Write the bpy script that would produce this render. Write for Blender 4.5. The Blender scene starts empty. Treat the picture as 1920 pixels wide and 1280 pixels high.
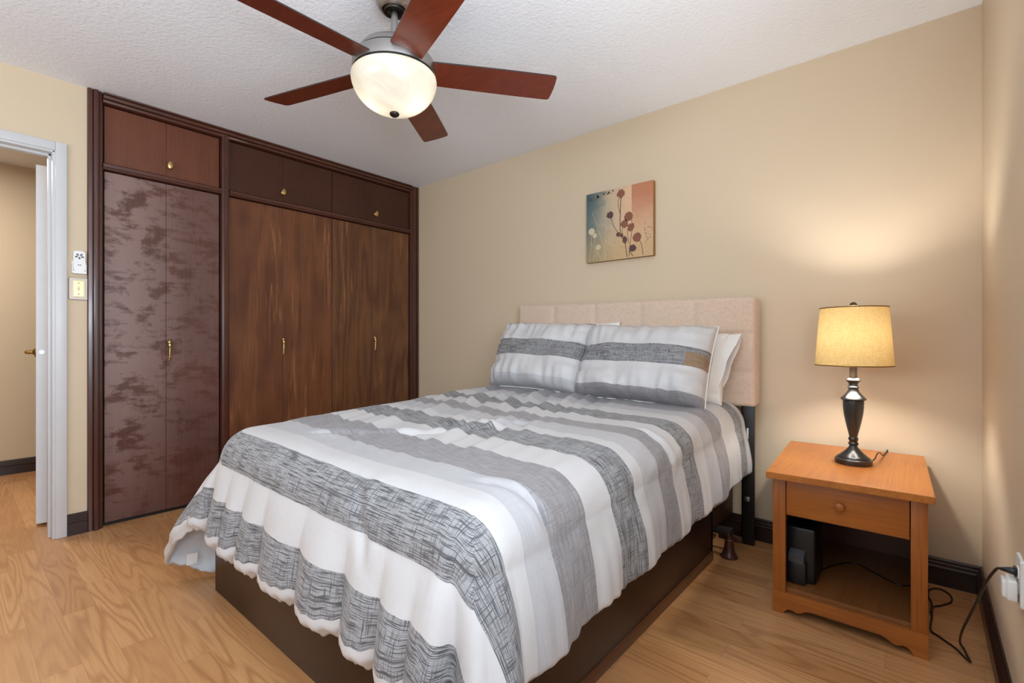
import bpy, bmesh, math, random
import numpy as np
from mathutils import Vector, Matrix, noise
R_ = math.radians
PI = math.pi
S = bpy.context.scene
COL = S.collection
random.seed(7)

# ------------------------------------------------------------------ camera
cam_d = bpy.data.cameras.new('camera')
cam = bpy.data.objects.new('camera', cam_d)
COL.objects.link(cam)
cam_d.sensor_width = 36.0
cam_d.lens = 36.0 * 902.0 / 1920.0
cam_d.clip_start = 0.02
cam.location = (3.50, -2.775, 1.045)
cam.rotation_euler = (R_(90), 0, R_(40.5))
S.camera = cam

# ------------------------------------------------------------------ light
S.view_settings.view_transform = 'Standard'
S.view_settings.look = 'None'
S.view_settings.gamma = 1.0
S.view_settings.use_curve_mapping = False
S.view_settings.exposure = -0.28

world = bpy.data.worlds.new('sky')
S.world = world
world.use_nodes = True
wb = world.node_tree.nodes['Background']
wb.inputs['Color'].default_value = (0.75, 0.86, 1.0, 1)
wb.inputs['Strength'].default_value = 1.0


def area(name, loc, rot, sx, sy, power, color):
    l = bpy.data.lights.new(name, 'AREA')
    l.shape = 'RECTANGLE'; l.size = sx; l.size_y = sy
    l.energy = power; l.color = color
    o = bpy.data.objects.new(name, l)
    COL.objects.link(o)
    o.location = loc; o.rotation_euler = rot
    return o


def point(name, loc, power, color, radius):
    l = bpy.data.lights.new(name, 'POINT')
    l.energy = power; l.color = color; l.shadow_soft_size = radius
    o = bpy.data.objects.new(name, l)
    COL.objects.link(o)
    o.location = loc
    return o


# sky light in the window beside the camera, plus fill lamps in both windows
# (the fills are added, tilted up to brighten ceiling and far corners)
area('ceiling_fill_front', (1.95, -4.62, 1.45), (R_(130), 0, 0), 2.1, 0.5, 44, (0.80, 0.90, 1.0))
area('daylight_side', (3.74, -2.70, 1.40), (R_(90), 0, R_(90)), 1.6, 1.5, 27, (0.76, 0.88, 1.0))
area('ceiling_fill_side', (3.74, -2.70, 1.35), (R_(130), 0, R_(90)), 1.6, 0.5, 66, (0.80, 0.90, 1.0))
# hallway ceiling light, outside the frame
area('hall_light', (-1.0, -3.0, 2.40), (0, 0, 0), 0.35, 0.35, 33, (1.0, 0.95, 0.86))

# ------------------------------------------------------------------ helpers


def srgb(r, g, b):
    f = lambda c: (c / 255 / 12.92) if c / 255 <= 0.04045 else ((c / 255 + 0.055) / 1.055) ** 2.4
    return (f(r), f(g), f(b), 1)


class NT:
    def __init__(self, name):
        self.m = bpy.data.materials.new(name)
        self.m.use_nodes = True
        self.t = self.m.node_tree
        self.t.nodes.clear()
        self.out = self.n('ShaderNodeOutputMaterial')

    def n(self, kind, **kw):
        nd = self.t.nodes.new(kind)
        for k, v in kw.items():
            if hasattr(nd, k):
                setattr(nd, k, v)
        return nd

    def l(self, a, b):
        self.t.links.new(a, b)

    def val(self, sock, v):
        if hasattr(v, 'is_output'):
            self.l(v, sock)
        elif v is not None:
            sock.default_value = v

    def pos(self):
        return self.n('ShaderNodeNewGeometry').outputs['Position']

    def obj(self):
        return self.n('ShaderNodeTexCoord').outputs['Object']

    def uv(self):
        return self.n('ShaderNodeTexCoord').outputs['UV']

    def mapping(self, vec, scale=(1, 1, 1), loc=(0, 0, 0), rot=(0, 0, 0)):
        m = self.n('ShaderNodeMapping')
        self.l(vec, m.inputs['Vector'])
        m.inputs['Scale'].default_value = scale
        m.inputs['Location'].default_value = loc
        m.inputs['Rotation'].default_value = rot
        return m.outputs['Vector']

    def noise(self, vec, scale, detail=3, rough=0.5, dist=0.0, w=None):
        t = self.n('ShaderNodeTexNoise')
        if w is not None:
            t.noise_dimensions = '4D'
            self.val(t.inputs['W'], w)
        self.l(vec, t.inputs['Vector'])
        t.inputs['Scale'].default_value = scale
        t.inputs['Detail'].default_value = detail
        t.inputs['Roughness'].default_value = rough
        t.inputs['Distortion'].default_value = dist
        return t.outputs['Fac']

    def math(self, op, a, b=None, c=None, clamp=False):
        m = self.n('ShaderNodeMath')
        m.operation = op; m.use_clamp = clamp
        self.val(m.inputs[0], a)
        if b is not None: self.val(m.inputs[1], b)
        if c is not None: self.val(m.inputs[2], c)
        return m.outputs[0]

    def ramp(self, fac, stops, interp='LINEAR'):
        r = self.n('ShaderNodeValToRGB')
        cr = r.color_ramp
        cr.interpolation = interp
        while len(cr.elements) < len(stops):
            cr.elements.new(0.5)
        for e, (p, c) in zip(cr.elements, stops):
            e.position = p
            e.color = c if len(c) == 4 else (*c, 1)
        self.l(fac, r.inputs['Fac'])
        return r.outputs['Color']

    def mix(self, fac, a, b, mode='MIX'):
        m = self.n('ShaderNodeMix')
        m.data_type = 'RGBA'; m.blend_type = mode
        self.val(m.inputs['Factor'], fac)
        self.val(m.inputs[6], a)
        self.val(m.inputs[7], b)
        return m.outputs[2]

    def bump(self, height, strength=0.3, dist=0.002, normal=None):
        b = self.n('ShaderNodeBump')
        b.inputs['Strength'].default_value = strength
        b.inputs['Distance'].default_value = dist
        self.l(height, b.inputs['Height'])
        if normal is not None: self.l(normal, b.inputs['Normal'])
        return b.outputs['Normal']

    def bsdf(self, color, rough=0.5, metal=0.0, normal=None, spec=0.5, sheen=0.0, coat=0.0, coat_rough=0.1):
        p = self.n('ShaderNodeBsdfPrincipled')
        self.val(p.inputs['Base Color'], color)
        self.val(p.inputs['Roughness'], rough)
        p.inputs['Metallic'].default_value = metal
        p.inputs['Specular IOR Level'].default_value = spec
        p.inputs['Sheen Weight'].default_value = sheen
        p.inputs['Coat Weight'].default_value = coat
        p.inputs['Coat Roughness'].default_value = coat_rough
        if normal is not None: self.l(normal, p.inputs['Normal'])
        self.l(p.outputs[0], self.out.inputs['Surface'])
        return p


def plain(name, color, rough=0.5, metal=0.0, spec=0.5, coat=0.0, bump=None):
    t = NT(name)
    nv = None
    if bump:
        nv = t.bump(t.noise(t.obj(), bump[0], 3), bump[1], 0.002)
    # slight unevenness so that no surface is perfectly flat in tone
    nz = t.noise(t.obj(), 14, 3)
    c2 = tuple(min(1, x * 0.93) for x in color[:3]) + (1,)
    t.bsdf(t.mix(nz, color, c2), rough, metal, nv, spec, coat=coat)
    return t.m


# ------------------------------------------------------------------ materials
def m_wall():
    t = NT('beige wall paint')
    p = t.pos()
    n1 = t.noise(p, 1.3, 2)
    c = t.mix(n1, srgb(212, 193, 166), srgb(208, 188, 160))
    nv = t.bump(t.noise(p, 160, 2), 0.12, 0.001)
    t.bsdf(c, 0.62, normal=nv, spec=0.3)
    return t.m


def m_ceiling():
    t = NT('knockdown textured ceiling')
    p = t.pos()
    n1 = t.noise(p, 62, 4, 0.62, 0.6)
    v = t.n('ShaderNodeTexVoronoi'); v.inputs['Scale'].default_value = 55
    t.l(p, v.inputs['Vector'])
    h = t.math('ADD', n1, t.math('MULTIPLY', v.outputs['Distance'], 0.35))
    nv = t.bump(h, 0.34, 0.010)
    t.bsdf(srgb(240, 242, 246), 0.75, normal=nv, spec=0.2)
    return t.m


def m_floor():
    t = NT('oak strip laminate')
    p = t.pos()
    br = t.n('ShaderNodeTexBrick')
    br.offset = 0.37; br.offset_frequency = 2; br.squash = 1.0
    br.inputs['Color1'].default_value = (0, 0, 0, 1)
    br.inputs['Color2'].default_value = (1, 1, 1, 1)
    br.inputs['Mortar'].default_value = (0.5, 0.5, 0.5, 1)
    br.inputs['Scale'].default_value = 1.0
    br.inputs['Mortar Size'].default_value = 0.0007
    br.inputs['Mortar Smooth'].default_value = 0.3
    br.inputs['Brick Width'].default_value = 0.66
    br.inputs['Row Height'].default_value = 0.098
    t.l(t.mapping(p, (1, 1, 1), (0.31, 0.043, 0)), br.inputs['Vector'])
    rnd = br.outputs['Color']
    w = t.math('MULTIPLY', rnd, 37.0)
    # cathedral figure: contour lines of a stretched noise
    g = t.noise(t.mapping(p, (0.85, 8.5, 1)), 1.0, 1.5, 0.42, 0.15, w=w)
    rings = t.math('SINE', t.math('MULTIPLY', g, 105.0))
    rings = t.math('MULTIPLY_ADD', rings, 0.5, 0.5)
    rings = t.math('POWER', rings, 2.6)
    w2 = t.math('FRACT', t.math('MULTIPLY', rnd, 7.31))
    rings = t.math('MULTIPLY', rings, t.math('MULTIPLY_ADD', w2, 0.75, 0.3))
    fine = t.noise(t.mapping(p, (5, 160, 1)), 1.0, 3, 0.6, w=w)
    base = t.mix(rnd, srgb(186, 134, 86), srgb(204, 153, 103))
    dark = t.mix(rnd, srgb(156, 104, 62), srgb(172, 120, 76))
    c = t.mix(t.math('MULTIPLY', rings, 0.78), base, dark)
    fm = t.ramp(fine, [(0.42, (0, 0, 0, 1)), (0.68, (1, 1, 1, 1))])
    c = t.mix(t.math('MULTIPLY', fm, 0.28), c, srgb(154, 102, 60))
    c = t.mix(t.math('MULTIPLY', br.outputs['Fac'], 0.45), c, srgb(128, 82, 46))
    nv = t.bump(t.math('SUBTRACT', 1.0, br.outputs['Fac']), 0.25, 0.001)
    t.bsdf(c, t.math('MULTIPLY_ADD', fine, 0.12, 0.27), normal=nv, spec=0.5)
    return t.m


def wood(name, cols, axis='z', rough=0.35, stretch=14, ring=18, spec=0.5, coat=0.0, pale_patches=None, fig=0.5, bumpy=0.06, streak=None):
    """vertical or horizontal grained veneer"""
    t = NT(name)
    o = t.pos()
    sc = {'z': (stretch, stretch, 0.9), 'x': (0.9, stretch, stretch), 'y': (stretch, 0.9, stretch)}[axis]
    sf = {'z': (190, 190, 4.5), 'x': (4.5, 190, 190), 'y': (190, 4.5, 190)}[axis]
    inf = t.n('ShaderNodeObjectInfo').outputs['Random']
    w = t.math('MULTIPLY', inf, 21.0)
    g = t.noise(t.mapping(o, tuple(x * 0.42 for x in sc)), 1.0, 3, 0.5, 0.4, w=w)
    rings = t.math('MULTIPLY_ADD', t.math('SINE', t.math('MULTIPLY', g, float(ring * 3))), 0.5, 0.5)
    fine = t.noise(t.mapping(o, sf), 1.0, 4, 0.6, w=w)
    big = t.noise(o, 2.6, 3, 0.55, w=w)
    c = t.mix(t.math('MULTIPLY', rings, fig), cols[0], cols[1])
    c = t.mix(t.ramp(fine, [(0.38, (0, 0, 0, 1)), (0.72, (0.75, 0.75, 0.75, 1))]), c, cols[2])
    c = t.mix(t.math('MULTIPLY', t.ramp(big, [(0.4, (0, 0, 0, 1)), (0.66, (1, 1, 1, 1))]), 0.45), c, cols[3])
    r = rough
    if streak:
        sn = t.noise(t.mapping(o, (26, 26, 1.8)), 1.0, 4, 0.6, 1.2, w=w)
        bn = t.noise(t.mapping(o, (3.2, 3.2, 0.7)), 1.0, 2, 0.5, w=t.math('ADD', w, 4.0))
        sm = t.math('MULTIPLY', t.ramp(sn, [(0.55, (0, 0, 0, 1)), (0.70, (1, 1, 1, 1))]),
                    t.ramp(bn, [(0.42, (0, 0, 0, 1)), (0.62, (1, 1, 1, 1))]))
        c = t.mix(t.math('MULTIPLY', sm, 0.6), c, streak)
    if pale_patches:
        # paler grey-mauve patches, stronger towards the left leaf and higher up
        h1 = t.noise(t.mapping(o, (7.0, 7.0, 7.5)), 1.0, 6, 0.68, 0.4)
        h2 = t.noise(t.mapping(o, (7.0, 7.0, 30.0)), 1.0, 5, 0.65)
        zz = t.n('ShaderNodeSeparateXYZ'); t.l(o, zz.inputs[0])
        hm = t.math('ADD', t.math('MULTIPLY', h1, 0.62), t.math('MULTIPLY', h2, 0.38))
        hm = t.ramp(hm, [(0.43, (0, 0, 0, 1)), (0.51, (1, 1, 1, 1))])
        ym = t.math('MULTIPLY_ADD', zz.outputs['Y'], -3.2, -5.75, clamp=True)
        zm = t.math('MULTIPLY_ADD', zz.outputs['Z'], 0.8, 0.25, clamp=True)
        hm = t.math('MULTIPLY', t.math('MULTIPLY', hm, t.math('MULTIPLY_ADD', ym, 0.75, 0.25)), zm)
        c = t.mix(t.math('MULTIPLY', hm, pale_patches[1]), c, pale_patches[0])
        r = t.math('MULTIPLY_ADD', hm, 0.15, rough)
    nv = t.bump(fine, bumpy, 0.001)
    t.bsdf(c, r, normal=nv, spec=spec, coat=coat)
    return t.m


def m_fabric(name, c1, c2, scale=420, rough=0.85, sheen=0.2, bump=0.25):
    t = NT(name)
    o = t.obj()
    a = t.noise(t.mapping(o, (scale, scale, scale * 0.16)), 1.0, 2)
    b = t.noise(t.mapping(o, (scale * 0.16, scale * 0.16, scale)), 1.0, 2)
    h = t.math('ADD', t.math('MULTIPLY', a, 0.5), t.math('MULTIPLY', b, 0.5))
    f = t.ramp(h, [(0.36, (0, 0, 0, 1)), (0.64, (1, 1, 1, 1))])
    t.bsdf(t.mix(f, c1, c2), rough, normal=t.bump(h, bump, 0.0015), spec=0.25, sheen=sheen)
    return t.m


WHITE = srgb(198, 195, 194)
LIGHT = srgb(182, 180, 182)
MID = srgb(149, 145, 146)
DARKB = srgb(152, 151, 152)
# bands of the bedding: (start of band, kind); measured along the cloth from the hem of the foot
V0, V1 = -2.66, -0.05
BANDS = [(-2.66, 'w'), (-2.42, 'd'), (-2.285, 'w'), (-2.165, 'd'), (-2.01, 'w'), (-1.925, 'l'), (-1.82, 'm'), (-1.645, 'w'),
         (-1.50, 'd'), (-1.35, 'w'), (-1.285, 'l'), (-1.175, 'm'), (-1.07, 'w'), (-0.96, 'd'), (-0.825, 'w'), (-0.73, 'l'),
         (-0.62, 'm'), (-0.46, 'w'), (-0.275, 'd'), (-0.17, 'w')]


def m_bedding(name, bands, v0, v1, patch=False):
    """woven jacquard: satin white, pale grey, grey and black-thread crosshatch bands"""
    t = NT(name)
    uv = t.uv()
    s = t.n('ShaderNodeSeparateXYZ'); t.l(uv, s.inputs[0])
    wob = t.math('MULTIPLY_ADD', t.noise(uv, 40, 2), 0.003, -0.0015)
    v = t.math('DIVIDE', t.math('SUBTRACT', t.math('ADD', s.outputs['Y'], wob), v0), v1 - v0)
    cm = {'w': WHITE, 'l': LIGHT, 'm': MID, 'd': DARKB}
    hm = {'w': 0.0, 'l': 0.10, 'm': 0.42, 'd': 1.0}
    base = t.ramp(v, [((p - v0) / (v1 - v0), cm[k]) for p, k in bands], 'CONSTANT')
    hat = t.ramp(v, [((p - v0) / (v1 - v0), (hm[k],) * 3 + (1,)) for p, k in bands], 'CONSTANT')
    # black threads running both ways, broken up in short lengths
    a = t.noise(t.mapping(uv, (13, 330, 1)), 1.0, 2, 0.55)
    b = t.noise(t.mapping(uv, (300, 13, 1), (7, 3, 0)), 1.0, 2, 0.55)
    la = t.ramp(a, [(0.51, (0, 0, 0, 1)), (0.57, (1, 1, 1, 1))])
    lb = t.ramp(b, [(0.55, (0, 0, 0, 1)), (0.61, (1, 1, 1, 1))])
    c1 = t.noise(t.mapping(uv, (2.0, 120, 1)), 1.0, 2)
    lc = t.ramp(c1, [(0.60, (0, 0, 0, 1)), (0.66, (1, 1, 1, 1))])
    th = t.math('MAXIMUM', t.math('MAXIMUM', la, t.math('MULTIPLY', lb, 0.85)), t.math('MULTIPLY', lc, 0.9))
    th = t.math('MULTIPLY', th, hat)
    col = t.mix(t.math('MULTIPLY', th, 0.86), base, srgb(36, 35, 38))
    # satin threads: very fine mottling
    mo = t.noise(t.mapping(uv, (60, 400, 1)), 1.0, 2)
    col = t.mix(t.math('MULTIPLY', mo, 0.08), col, srgb(170, 170, 175))
    if patch:
        u = s.outputs['X']
        inside = t.math('MULTIPLY', t.math('GREATER_THAN', u, 0.622), t.math('LESS_THAN', s.outputs['Y'], 0.585))
        inside = t.math('MULTIPLY', inside, t.math('GREATER_THAN', hat, 0.5))
        col = t.mix(t.math('MULTIPLY', inside, 0.6), col, srgb(150, 112, 60))
    h = t.math('ADD', t.math('MULTIPLY', th, 0.6), t.math('MULTIPLY', mo, 0.3))
    nv = t.bump(h, 0.22, 0.0015)
    nv = t.bump(t.noise(t.mapping(uv, (1.0, 0.55, 1)), 30, 4, 0.6), 0.26, 0.006, nv)
    rough = t.math('MULTIPLY_ADD', hat, 0.28, 0.42)
    t.bsdf(col, rough, normal=nv, spec=0.42, sheen=0.15)
    return t.m


M = {}
M['wall'] = m_wall()
M['ceiling'] = m_ceiling()
M['floor'] = m_floor()
M['white_paint'] = plain('white gloss paint', srgb(206, 206, 207), 0.38)
M['grey_white'] = plain('white door paint', srgb(226, 227, 230), 0.4)
W_FR = [srgb(80, 42, 30), srgb(66, 32, 23), srgb(48, 23, 17), srgb(92, 50, 36)]
M['frame_wood'] = wood('dark mahogany trim', W_FR, 'z', 0.28, spec=0.5, coat=0.25)
M['frame_wood_h'] = wood('dark mahogany rail', W_FR, 'y', 0.28, spec=0.5, coat=0.25)
M['base_wood'] = wood('espresso baseboard', [srgb(48, 32, 29), srgb(40, 26, 24), srgb(32, 20, 18), srgb(54, 35, 31)], 'x', 0.3, spec=0.5)
M['base_wood_y'] = wood('espresso baseboard side', [srgb(48, 32, 29), srgb(40, 26, 24), srgb(32, 20, 18), srgb(54, 35, 31)], 'y', 0.3, spec=0.5)
M['door_patchy'] = wood('patchy mahogany veneer', [srgb(92, 56, 46), srgb(80, 46, 38), srgb(64, 36, 30), srgb(100, 58, 44)], 'z', 0.33, pale_patches=(srgb(152, 124, 117), 0.66), fig=0.3)
M['door_brown'] = wood('brown mahogany veneer', [srgb(116, 70, 43), srgb(88, 49, 31), srgb(72, 39, 26), srgb(132, 84, 52)], 'z', 0.36, stretch=9, ring=16, fig=0.8, streak=srgb(186, 128, 82), spec=0.4)
M['door_brown2'] = wood('figured mahogany veneer', [srgb(116, 75, 46), srgb(86, 52, 32), srgb(74, 43, 28), srgb(130, 88, 55)], 'z', 0.36, stretch=7, ring=22, fig=0.85, streak=srgb(170, 120, 76), spec=0.4)
M['door_top'] = wood('plain mahogany veneer', [srgb(108, 62, 42), srgb(96, 53, 36), srgb(80, 43, 30), srgb(118, 70, 48)], 'z', 0.38, fig=0.3, spec=0.35)
M['door_top_dark'] = wood('dark plain mahogany veneer', [srgb(72, 40, 27), srgb(63, 34, 23), srgb(50, 27, 19), srgb(82, 47, 32)], 'z', 0.36, fig=0.3, spec=0.35)
M['brass'] = plain('aged brass', srgb(214, 186, 122), 0.25, 1.0)
M['brass_dark'] = plain('tarnished brass', srgb(150, 118, 66), 0.35, 1.0)
M['nickel'] = plain('brushed nickel', srgb(164, 160, 156), 0.34, 1.0)
M['dark_metal'] = plain('dark bronze metal', srgb(62, 56, 50), 0.4, 0.9)
M['black_gap'] = plain('black seam', srgb(18, 17, 16), 0.6)
M['blade'] = wood('cherry fan blade', [srgb(112, 46, 25), srgb(92, 36, 20), srgb(72, 27, 16), srgb(120, 52, 29)], 'x', 0.30, stretch=22, ring=10, coat=0.15, fig=0.5, spec=0.4)
M['blade_edge'] = plain('blade edge', srgb(40, 26, 22), 0.4)
M['platform'] = wood('espresso bed panel', [srgb(46, 25, 18), srgb(38, 20, 15), srgb(30, 16, 12), srgb(52, 29, 20)], 'y', 0.34, coat=0.0, spec=0.35)
M['base_strip'] = wood('lighter brown bed strip', [srgb(96, 58, 34), srgb(82, 48, 28), srgb(66, 38, 22), srgb(104, 64, 38)], 'y', 0.32)
M['black_metal'] = plain('black painted steel', srgb(30, 29, 28), 0.4, 0.3)
M['brown_plastic'] = plain('brown plastic glide', srgb(78, 44, 34), 0.35)
M['headboard'] = m_fabric('rose beige linen', srgb(219, 195, 174), srgb(203, 178, 157), 300, 0.9, 0.3)
M['bedding'] = m_bedding('striped bedding', BANDS, V0, V1)
M['lining'] = plain('pale blue satin lining', srgb(205, 213, 222), 0.38, bump=(30, 0.15))
M['pillow_white'] = plain('white cotton pillowcase', srgb(232, 228, 222), 0.75, bump=(28, 0.2))
SH = [(0.0, 'm'), (0.115, 'w'), (0.42, 'd'), (0.655, 'w'), (0.93, 'l')]
SHL = [(0.0, 'l'), (0.14, 'w'), (0.42, 'd'), (0.655, 'w'), (0.955, 'm')]
M['oak_x'] = wood('honey oak board', [srgb(168, 98, 40), srgb(144, 80, 31), srgb(120, 64, 25), srgb(178, 108, 46)], 'x', 0.38, stretch=12, ring=14, fig=0.6, spec=0.35)
M['oak_top'] = wood('honey oak top', [srgb(182, 112, 48), srgb(156, 90, 36), srgb(136, 76, 31), srgb(192, 124, 58)], 'y', 0.36, stretch=9, ring=12, fig=0.6, spec=0.35)
M['oak_z'] = wood('honey oak upright', [srgb(164, 94, 38), srgb(140, 77, 30), srgb(118, 63, 25), srgb(174, 104, 45)], 'z', 0.38, stretch=12, ring=14, fig=0.6, spec=0.35)
M['oak_dark'] = wood('dark oak inside', [srgb(92, 50, 28), srgb(80, 42, 24), srgb(66, 34, 20), srgb(98, 56, 32)], 'z', 0.4, fig=0.4)
M['oak_shelf'] = wood('darker oak shelf', [srgb(134, 84, 42), srgb(120, 72, 34), srgb(100, 58, 28), srgb(142, 92, 48)], 'y', 0.4, fig=0.4)  # browner, darker tone than the outer oak boards
M['lamp_black'] = plain('satin black lamp', srgb(34, 33, 31), 0.27, 0.0, 0.6, coat=0.3)
M['lamp_bronze'] = plain('dark bronze socket', srgb(70, 56, 40), 0.4, 0.8)
M['white_plastic'] = plain('white plastic', srgb(236, 236, 234), 0.35)
M['black_plastic'] = plain('black plastic', srgb(15, 15, 16), 0.4)
M['grey_plastic'] = plain('grey plastic', srgb(74, 76, 78), 0.4)
M['dark_button'] = plain('grey button', srgb(92, 92, 90), 0.5)
M['cord'] = plain('dark brown cord', srgb(38, 31, 26), 0.45)
M['pewter'] = plain('pewter switch surround', srgb(186, 172, 158), 0.4, 0.35)
M['cream'] = plain('cream plate rim', srgb(238, 222, 180), 0.4)
M['steel'] = plain('steel hinge', srgb(176, 178, 182), 0.35, 1.0)


def m_shade():
    t = NT('linen lampshade')
    o = t.obj()
    a = t.noise(t.mapping(o, (260, 260, 40)), 1.0, 2)
    b = t.noise(t.mapping(o, (50, 50, 320)), 1.0, 2)
    f = t.ramp(t.math('MULTIPLY', t.math('ADD', a, b), 0.5), [(0.38, (0, 0, 0, 1)), (0.62, (1, 1, 1, 1))])
    c = t.mix(f, srgb(240, 204, 138), srgb(226, 186, 118))
    # the inner face of the shade is lined with white styrene
    inner = t.n('ShaderNodeNewGeometry').outputs['Backfacing']
    d = t.n('ShaderNodeBsdfDiffuse'); t.l(t.mix(inner, c, srgb(226, 226, 224)), d.inputs['Color'])
    tr = t.n('ShaderNodeBsdfTranslucent'); t.l(c, tr.inputs['Color'])
    mx = t.n('ShaderNodeMixShader'); mx.inputs[0].default_value = 0.020
    t.l(d.outputs[0], mx.inputs[1]); t.l(tr.outputs[0], mx.inputs[2])
    t.l(mx.outputs[0], t.out.inputs['Surface'])
    return t.m


def m_bowl():
    t = NT('frosted alabaster glass')
    n = t.noise(t.obj(), 7, 4, 0.6, 1.5)
    c = t.mix(t.ramp(n, [(0.4, (0, 0, 0, 1)), (0.7, (1, 1, 1, 1))]), srgb(243, 238, 226), srgb(226, 220, 206))
    d = t.n('ShaderNodeBsdfDiffuse'); t.l(c, d.inputs['Color'])
    tr = t.n('ShaderNodeBsdfTranslucent'); t.l(c, tr.inputs['Color'])
    g = t.n('ShaderNodeBsdfGlossy'); g.inputs['Roughness'].default_value = 0.2
    mx = t.n('ShaderNodeMixShader'); mx.inputs[0].default_value = 0.55
    t.l(d.outputs[0], mx.inputs[1]); t.l(tr.outputs[0], mx.inputs[2])
    m2 = t.n('ShaderNodeMixShader'); m2.inputs[0].default_value = 0.05
    t.l(mx.outputs[0], m2.inputs[1]); t.l(g.outputs[0], m2.inputs[2])
    t.l(m2.outputs[0], t.out.inputs['Surface'])
    return t.m


def m_bulb():
    t = NT('lit bulb')
    e = t.n('ShaderNodeEmission')
    e.inputs['Color'].default_value = (1, 0.96, 0.90, 1)
    e.inputs['Strength'].default_value = 560.0
    t.l(e.outputs[0], t.out.inputs['Surface'])
    return t.m


def m_canvas():
    """weathered teal-to-rust ground of the wall print"""
    t = NT('printed canvas')
    s = t.n('ShaderNodeSeparateXYZ'); t.l(t.uv(), s.inputs[0])
    u, v = s.outputs['X'], s.outputs['Y']
    n1 = t.noise(t.uv(), 6, 5, 0.65)
    n2 = t.noise(t.uv(), 26, 4, 0.7)
    uw = t.math('ADD', u, t.math('MULTIPLY_ADD', n1, 0.36, -0.18))
    vw = t.math('ADD', v, t.math('MULTIPLY_ADD', n1, 0.3, -0.15))
    c = t.ramp(uw, [(0.02, srgb(92, 108, 108)), (0.20, srgb(140, 140, 126)), (0.42, srgb(196, 172, 142)), (0.66, srgb(214, 178, 142))])
    low = t.math('MULTIPLY', t.ramp(vw, [(0.12, (1, 1, 1, 1)), (0.5, (0, 0, 0, 1))]), 0.55)
    c = t.mix(low, c, srgb(186, 154, 104))
    rust = t.math('MULTIPLY', t.math('GREATER_THAN', u, 0.70), t.ramp(vw, [(0.28, (0, 0, 0, 1)), (0.85, (1, 1, 1, 1))]))
    c = t.mix(t.math('MULTIPLY', rust, 0.75), c, srgb(176, 98, 66))
    teal = t.math('MULTIPLY', t.ramp(uw, [(0.1, (1, 1, 1, 1)), (0.32, (0, 0, 0, 1))]), t.ramp(vw, [(0.62, (0, 0, 0, 1)), (0.92, (1, 1, 1, 1))]))
    c = t.mix(t.math('MULTIPLY', teal, 0.8), c, srgb(62, 88, 92))
    sp = t.ramp(n2, [(0.60, (0, 0, 0, 1)), (0.66, (1, 1, 1, 1))])
    c = t.mix(t.math('MULTIPLY', sp, 0.25), c, srgb(88, 76, 64))
    t.bsdf(c, 0.6, spec=0.3)
    return t.m


M['shade'] = m_shade()
M['bowl'] = m_bowl()
M['bulb'] = m_bulb()
M['canvas'] = m_canvas()
M['canvas_edge'] = plain('ochre canvas edge', srgb(150, 108, 56), 0.6)
M['print_rust'] = plain('rust print ink', srgb(134, 84, 62), 0.6)
M['print_brown'] = plain('brown print ink', srgb(92, 62, 50), 0.6)
M['print_plum'] = plain('plum print ink', srgb(84, 58, 58), 0.6)
M['print_cream'] = plain('cream print ink', srgb(206, 190, 156), 0.6)

# ------------------------------------------------------------------ mesh tools


def add_box(bm, a, b, bevel=0.0, seg=2):
    r = bmesh.ops.create_cube(bm, size=1.0)
    vs = r['verts']
    s = [b[i] - a[i] for i in range(3)]
    c = [(b[i] + a[i]) / 2 for i in range(3)]
    for v in vs:
        v.co = Vector((v.co[0] * s[0] + c[0], v.co[1] * s[1] + c[1], v.co[2] * s[2] + c[2]))
    if bevel > 0:
        es = list({e for v in vs for e in v.link_edges})
        bmesh.ops.bevel(bm, geom=es, offset=min(bevel, min(abs(x) for x in s) * 0.45), segments=seg, affect='EDGES', profile=0.5)


def add_lathe(bm, prof, center=(0, 0, 0), n=40, cap=True):
    """prof: list of (radius, z)"""
    cx, cy, cz = center
    rings = []
    for r, z in prof:
        if r < 1e-6:
            rings.append([bm.verts.new((cx, cy, cz + z))])
        else:
            rings.append([bm.verts.new((cx + r * math.cos(2 * PI * k / n), cy + r * math.sin(2 * PI * k / n), cz + z)) for k in range(n)])
    for A, B in zip(rings[:-1], rings[1:]):
        if len(A) == 1 and len(B) == 1: continue
        for k in range(n):
            k2 = (k + 1) % n
            if len(A) == 1: bm.faces.new((A[0], B[k2], B[k]))
            elif len(B) == 1: bm.faces.new((A[k], A[k2], B[0]))
            else: bm.faces.new((A[k], A[k2], B[k2], B[k]))
    if cap:
        for ring in (rings[0], rings[-1]):
            if len(ring) > 2:
                bm.faces.new(ring)


def smooth_path(pts, sub=8):
    pts = [Vector(p) for p in pts]
    out = []
    for i in range(len(pts) - 1):
        p0 = pts[max(i - 1, 0)]; p1 = pts[i]; p2 = pts[i + 1]; p3 = pts[min(i + 2, len(pts) - 1)]
        for k in range(sub):
            t = k / sub
            out.append(0.5 * ((2 * p1) + (-p0 + p2) * t + (2 * p0 - 5 * p1 + 4 * p2 - p3) * t * t + (-p0 + 3 * p1 - 3 * p2 + p3) * t ** 3))
    out.append(pts[-1])
    return out


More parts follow.
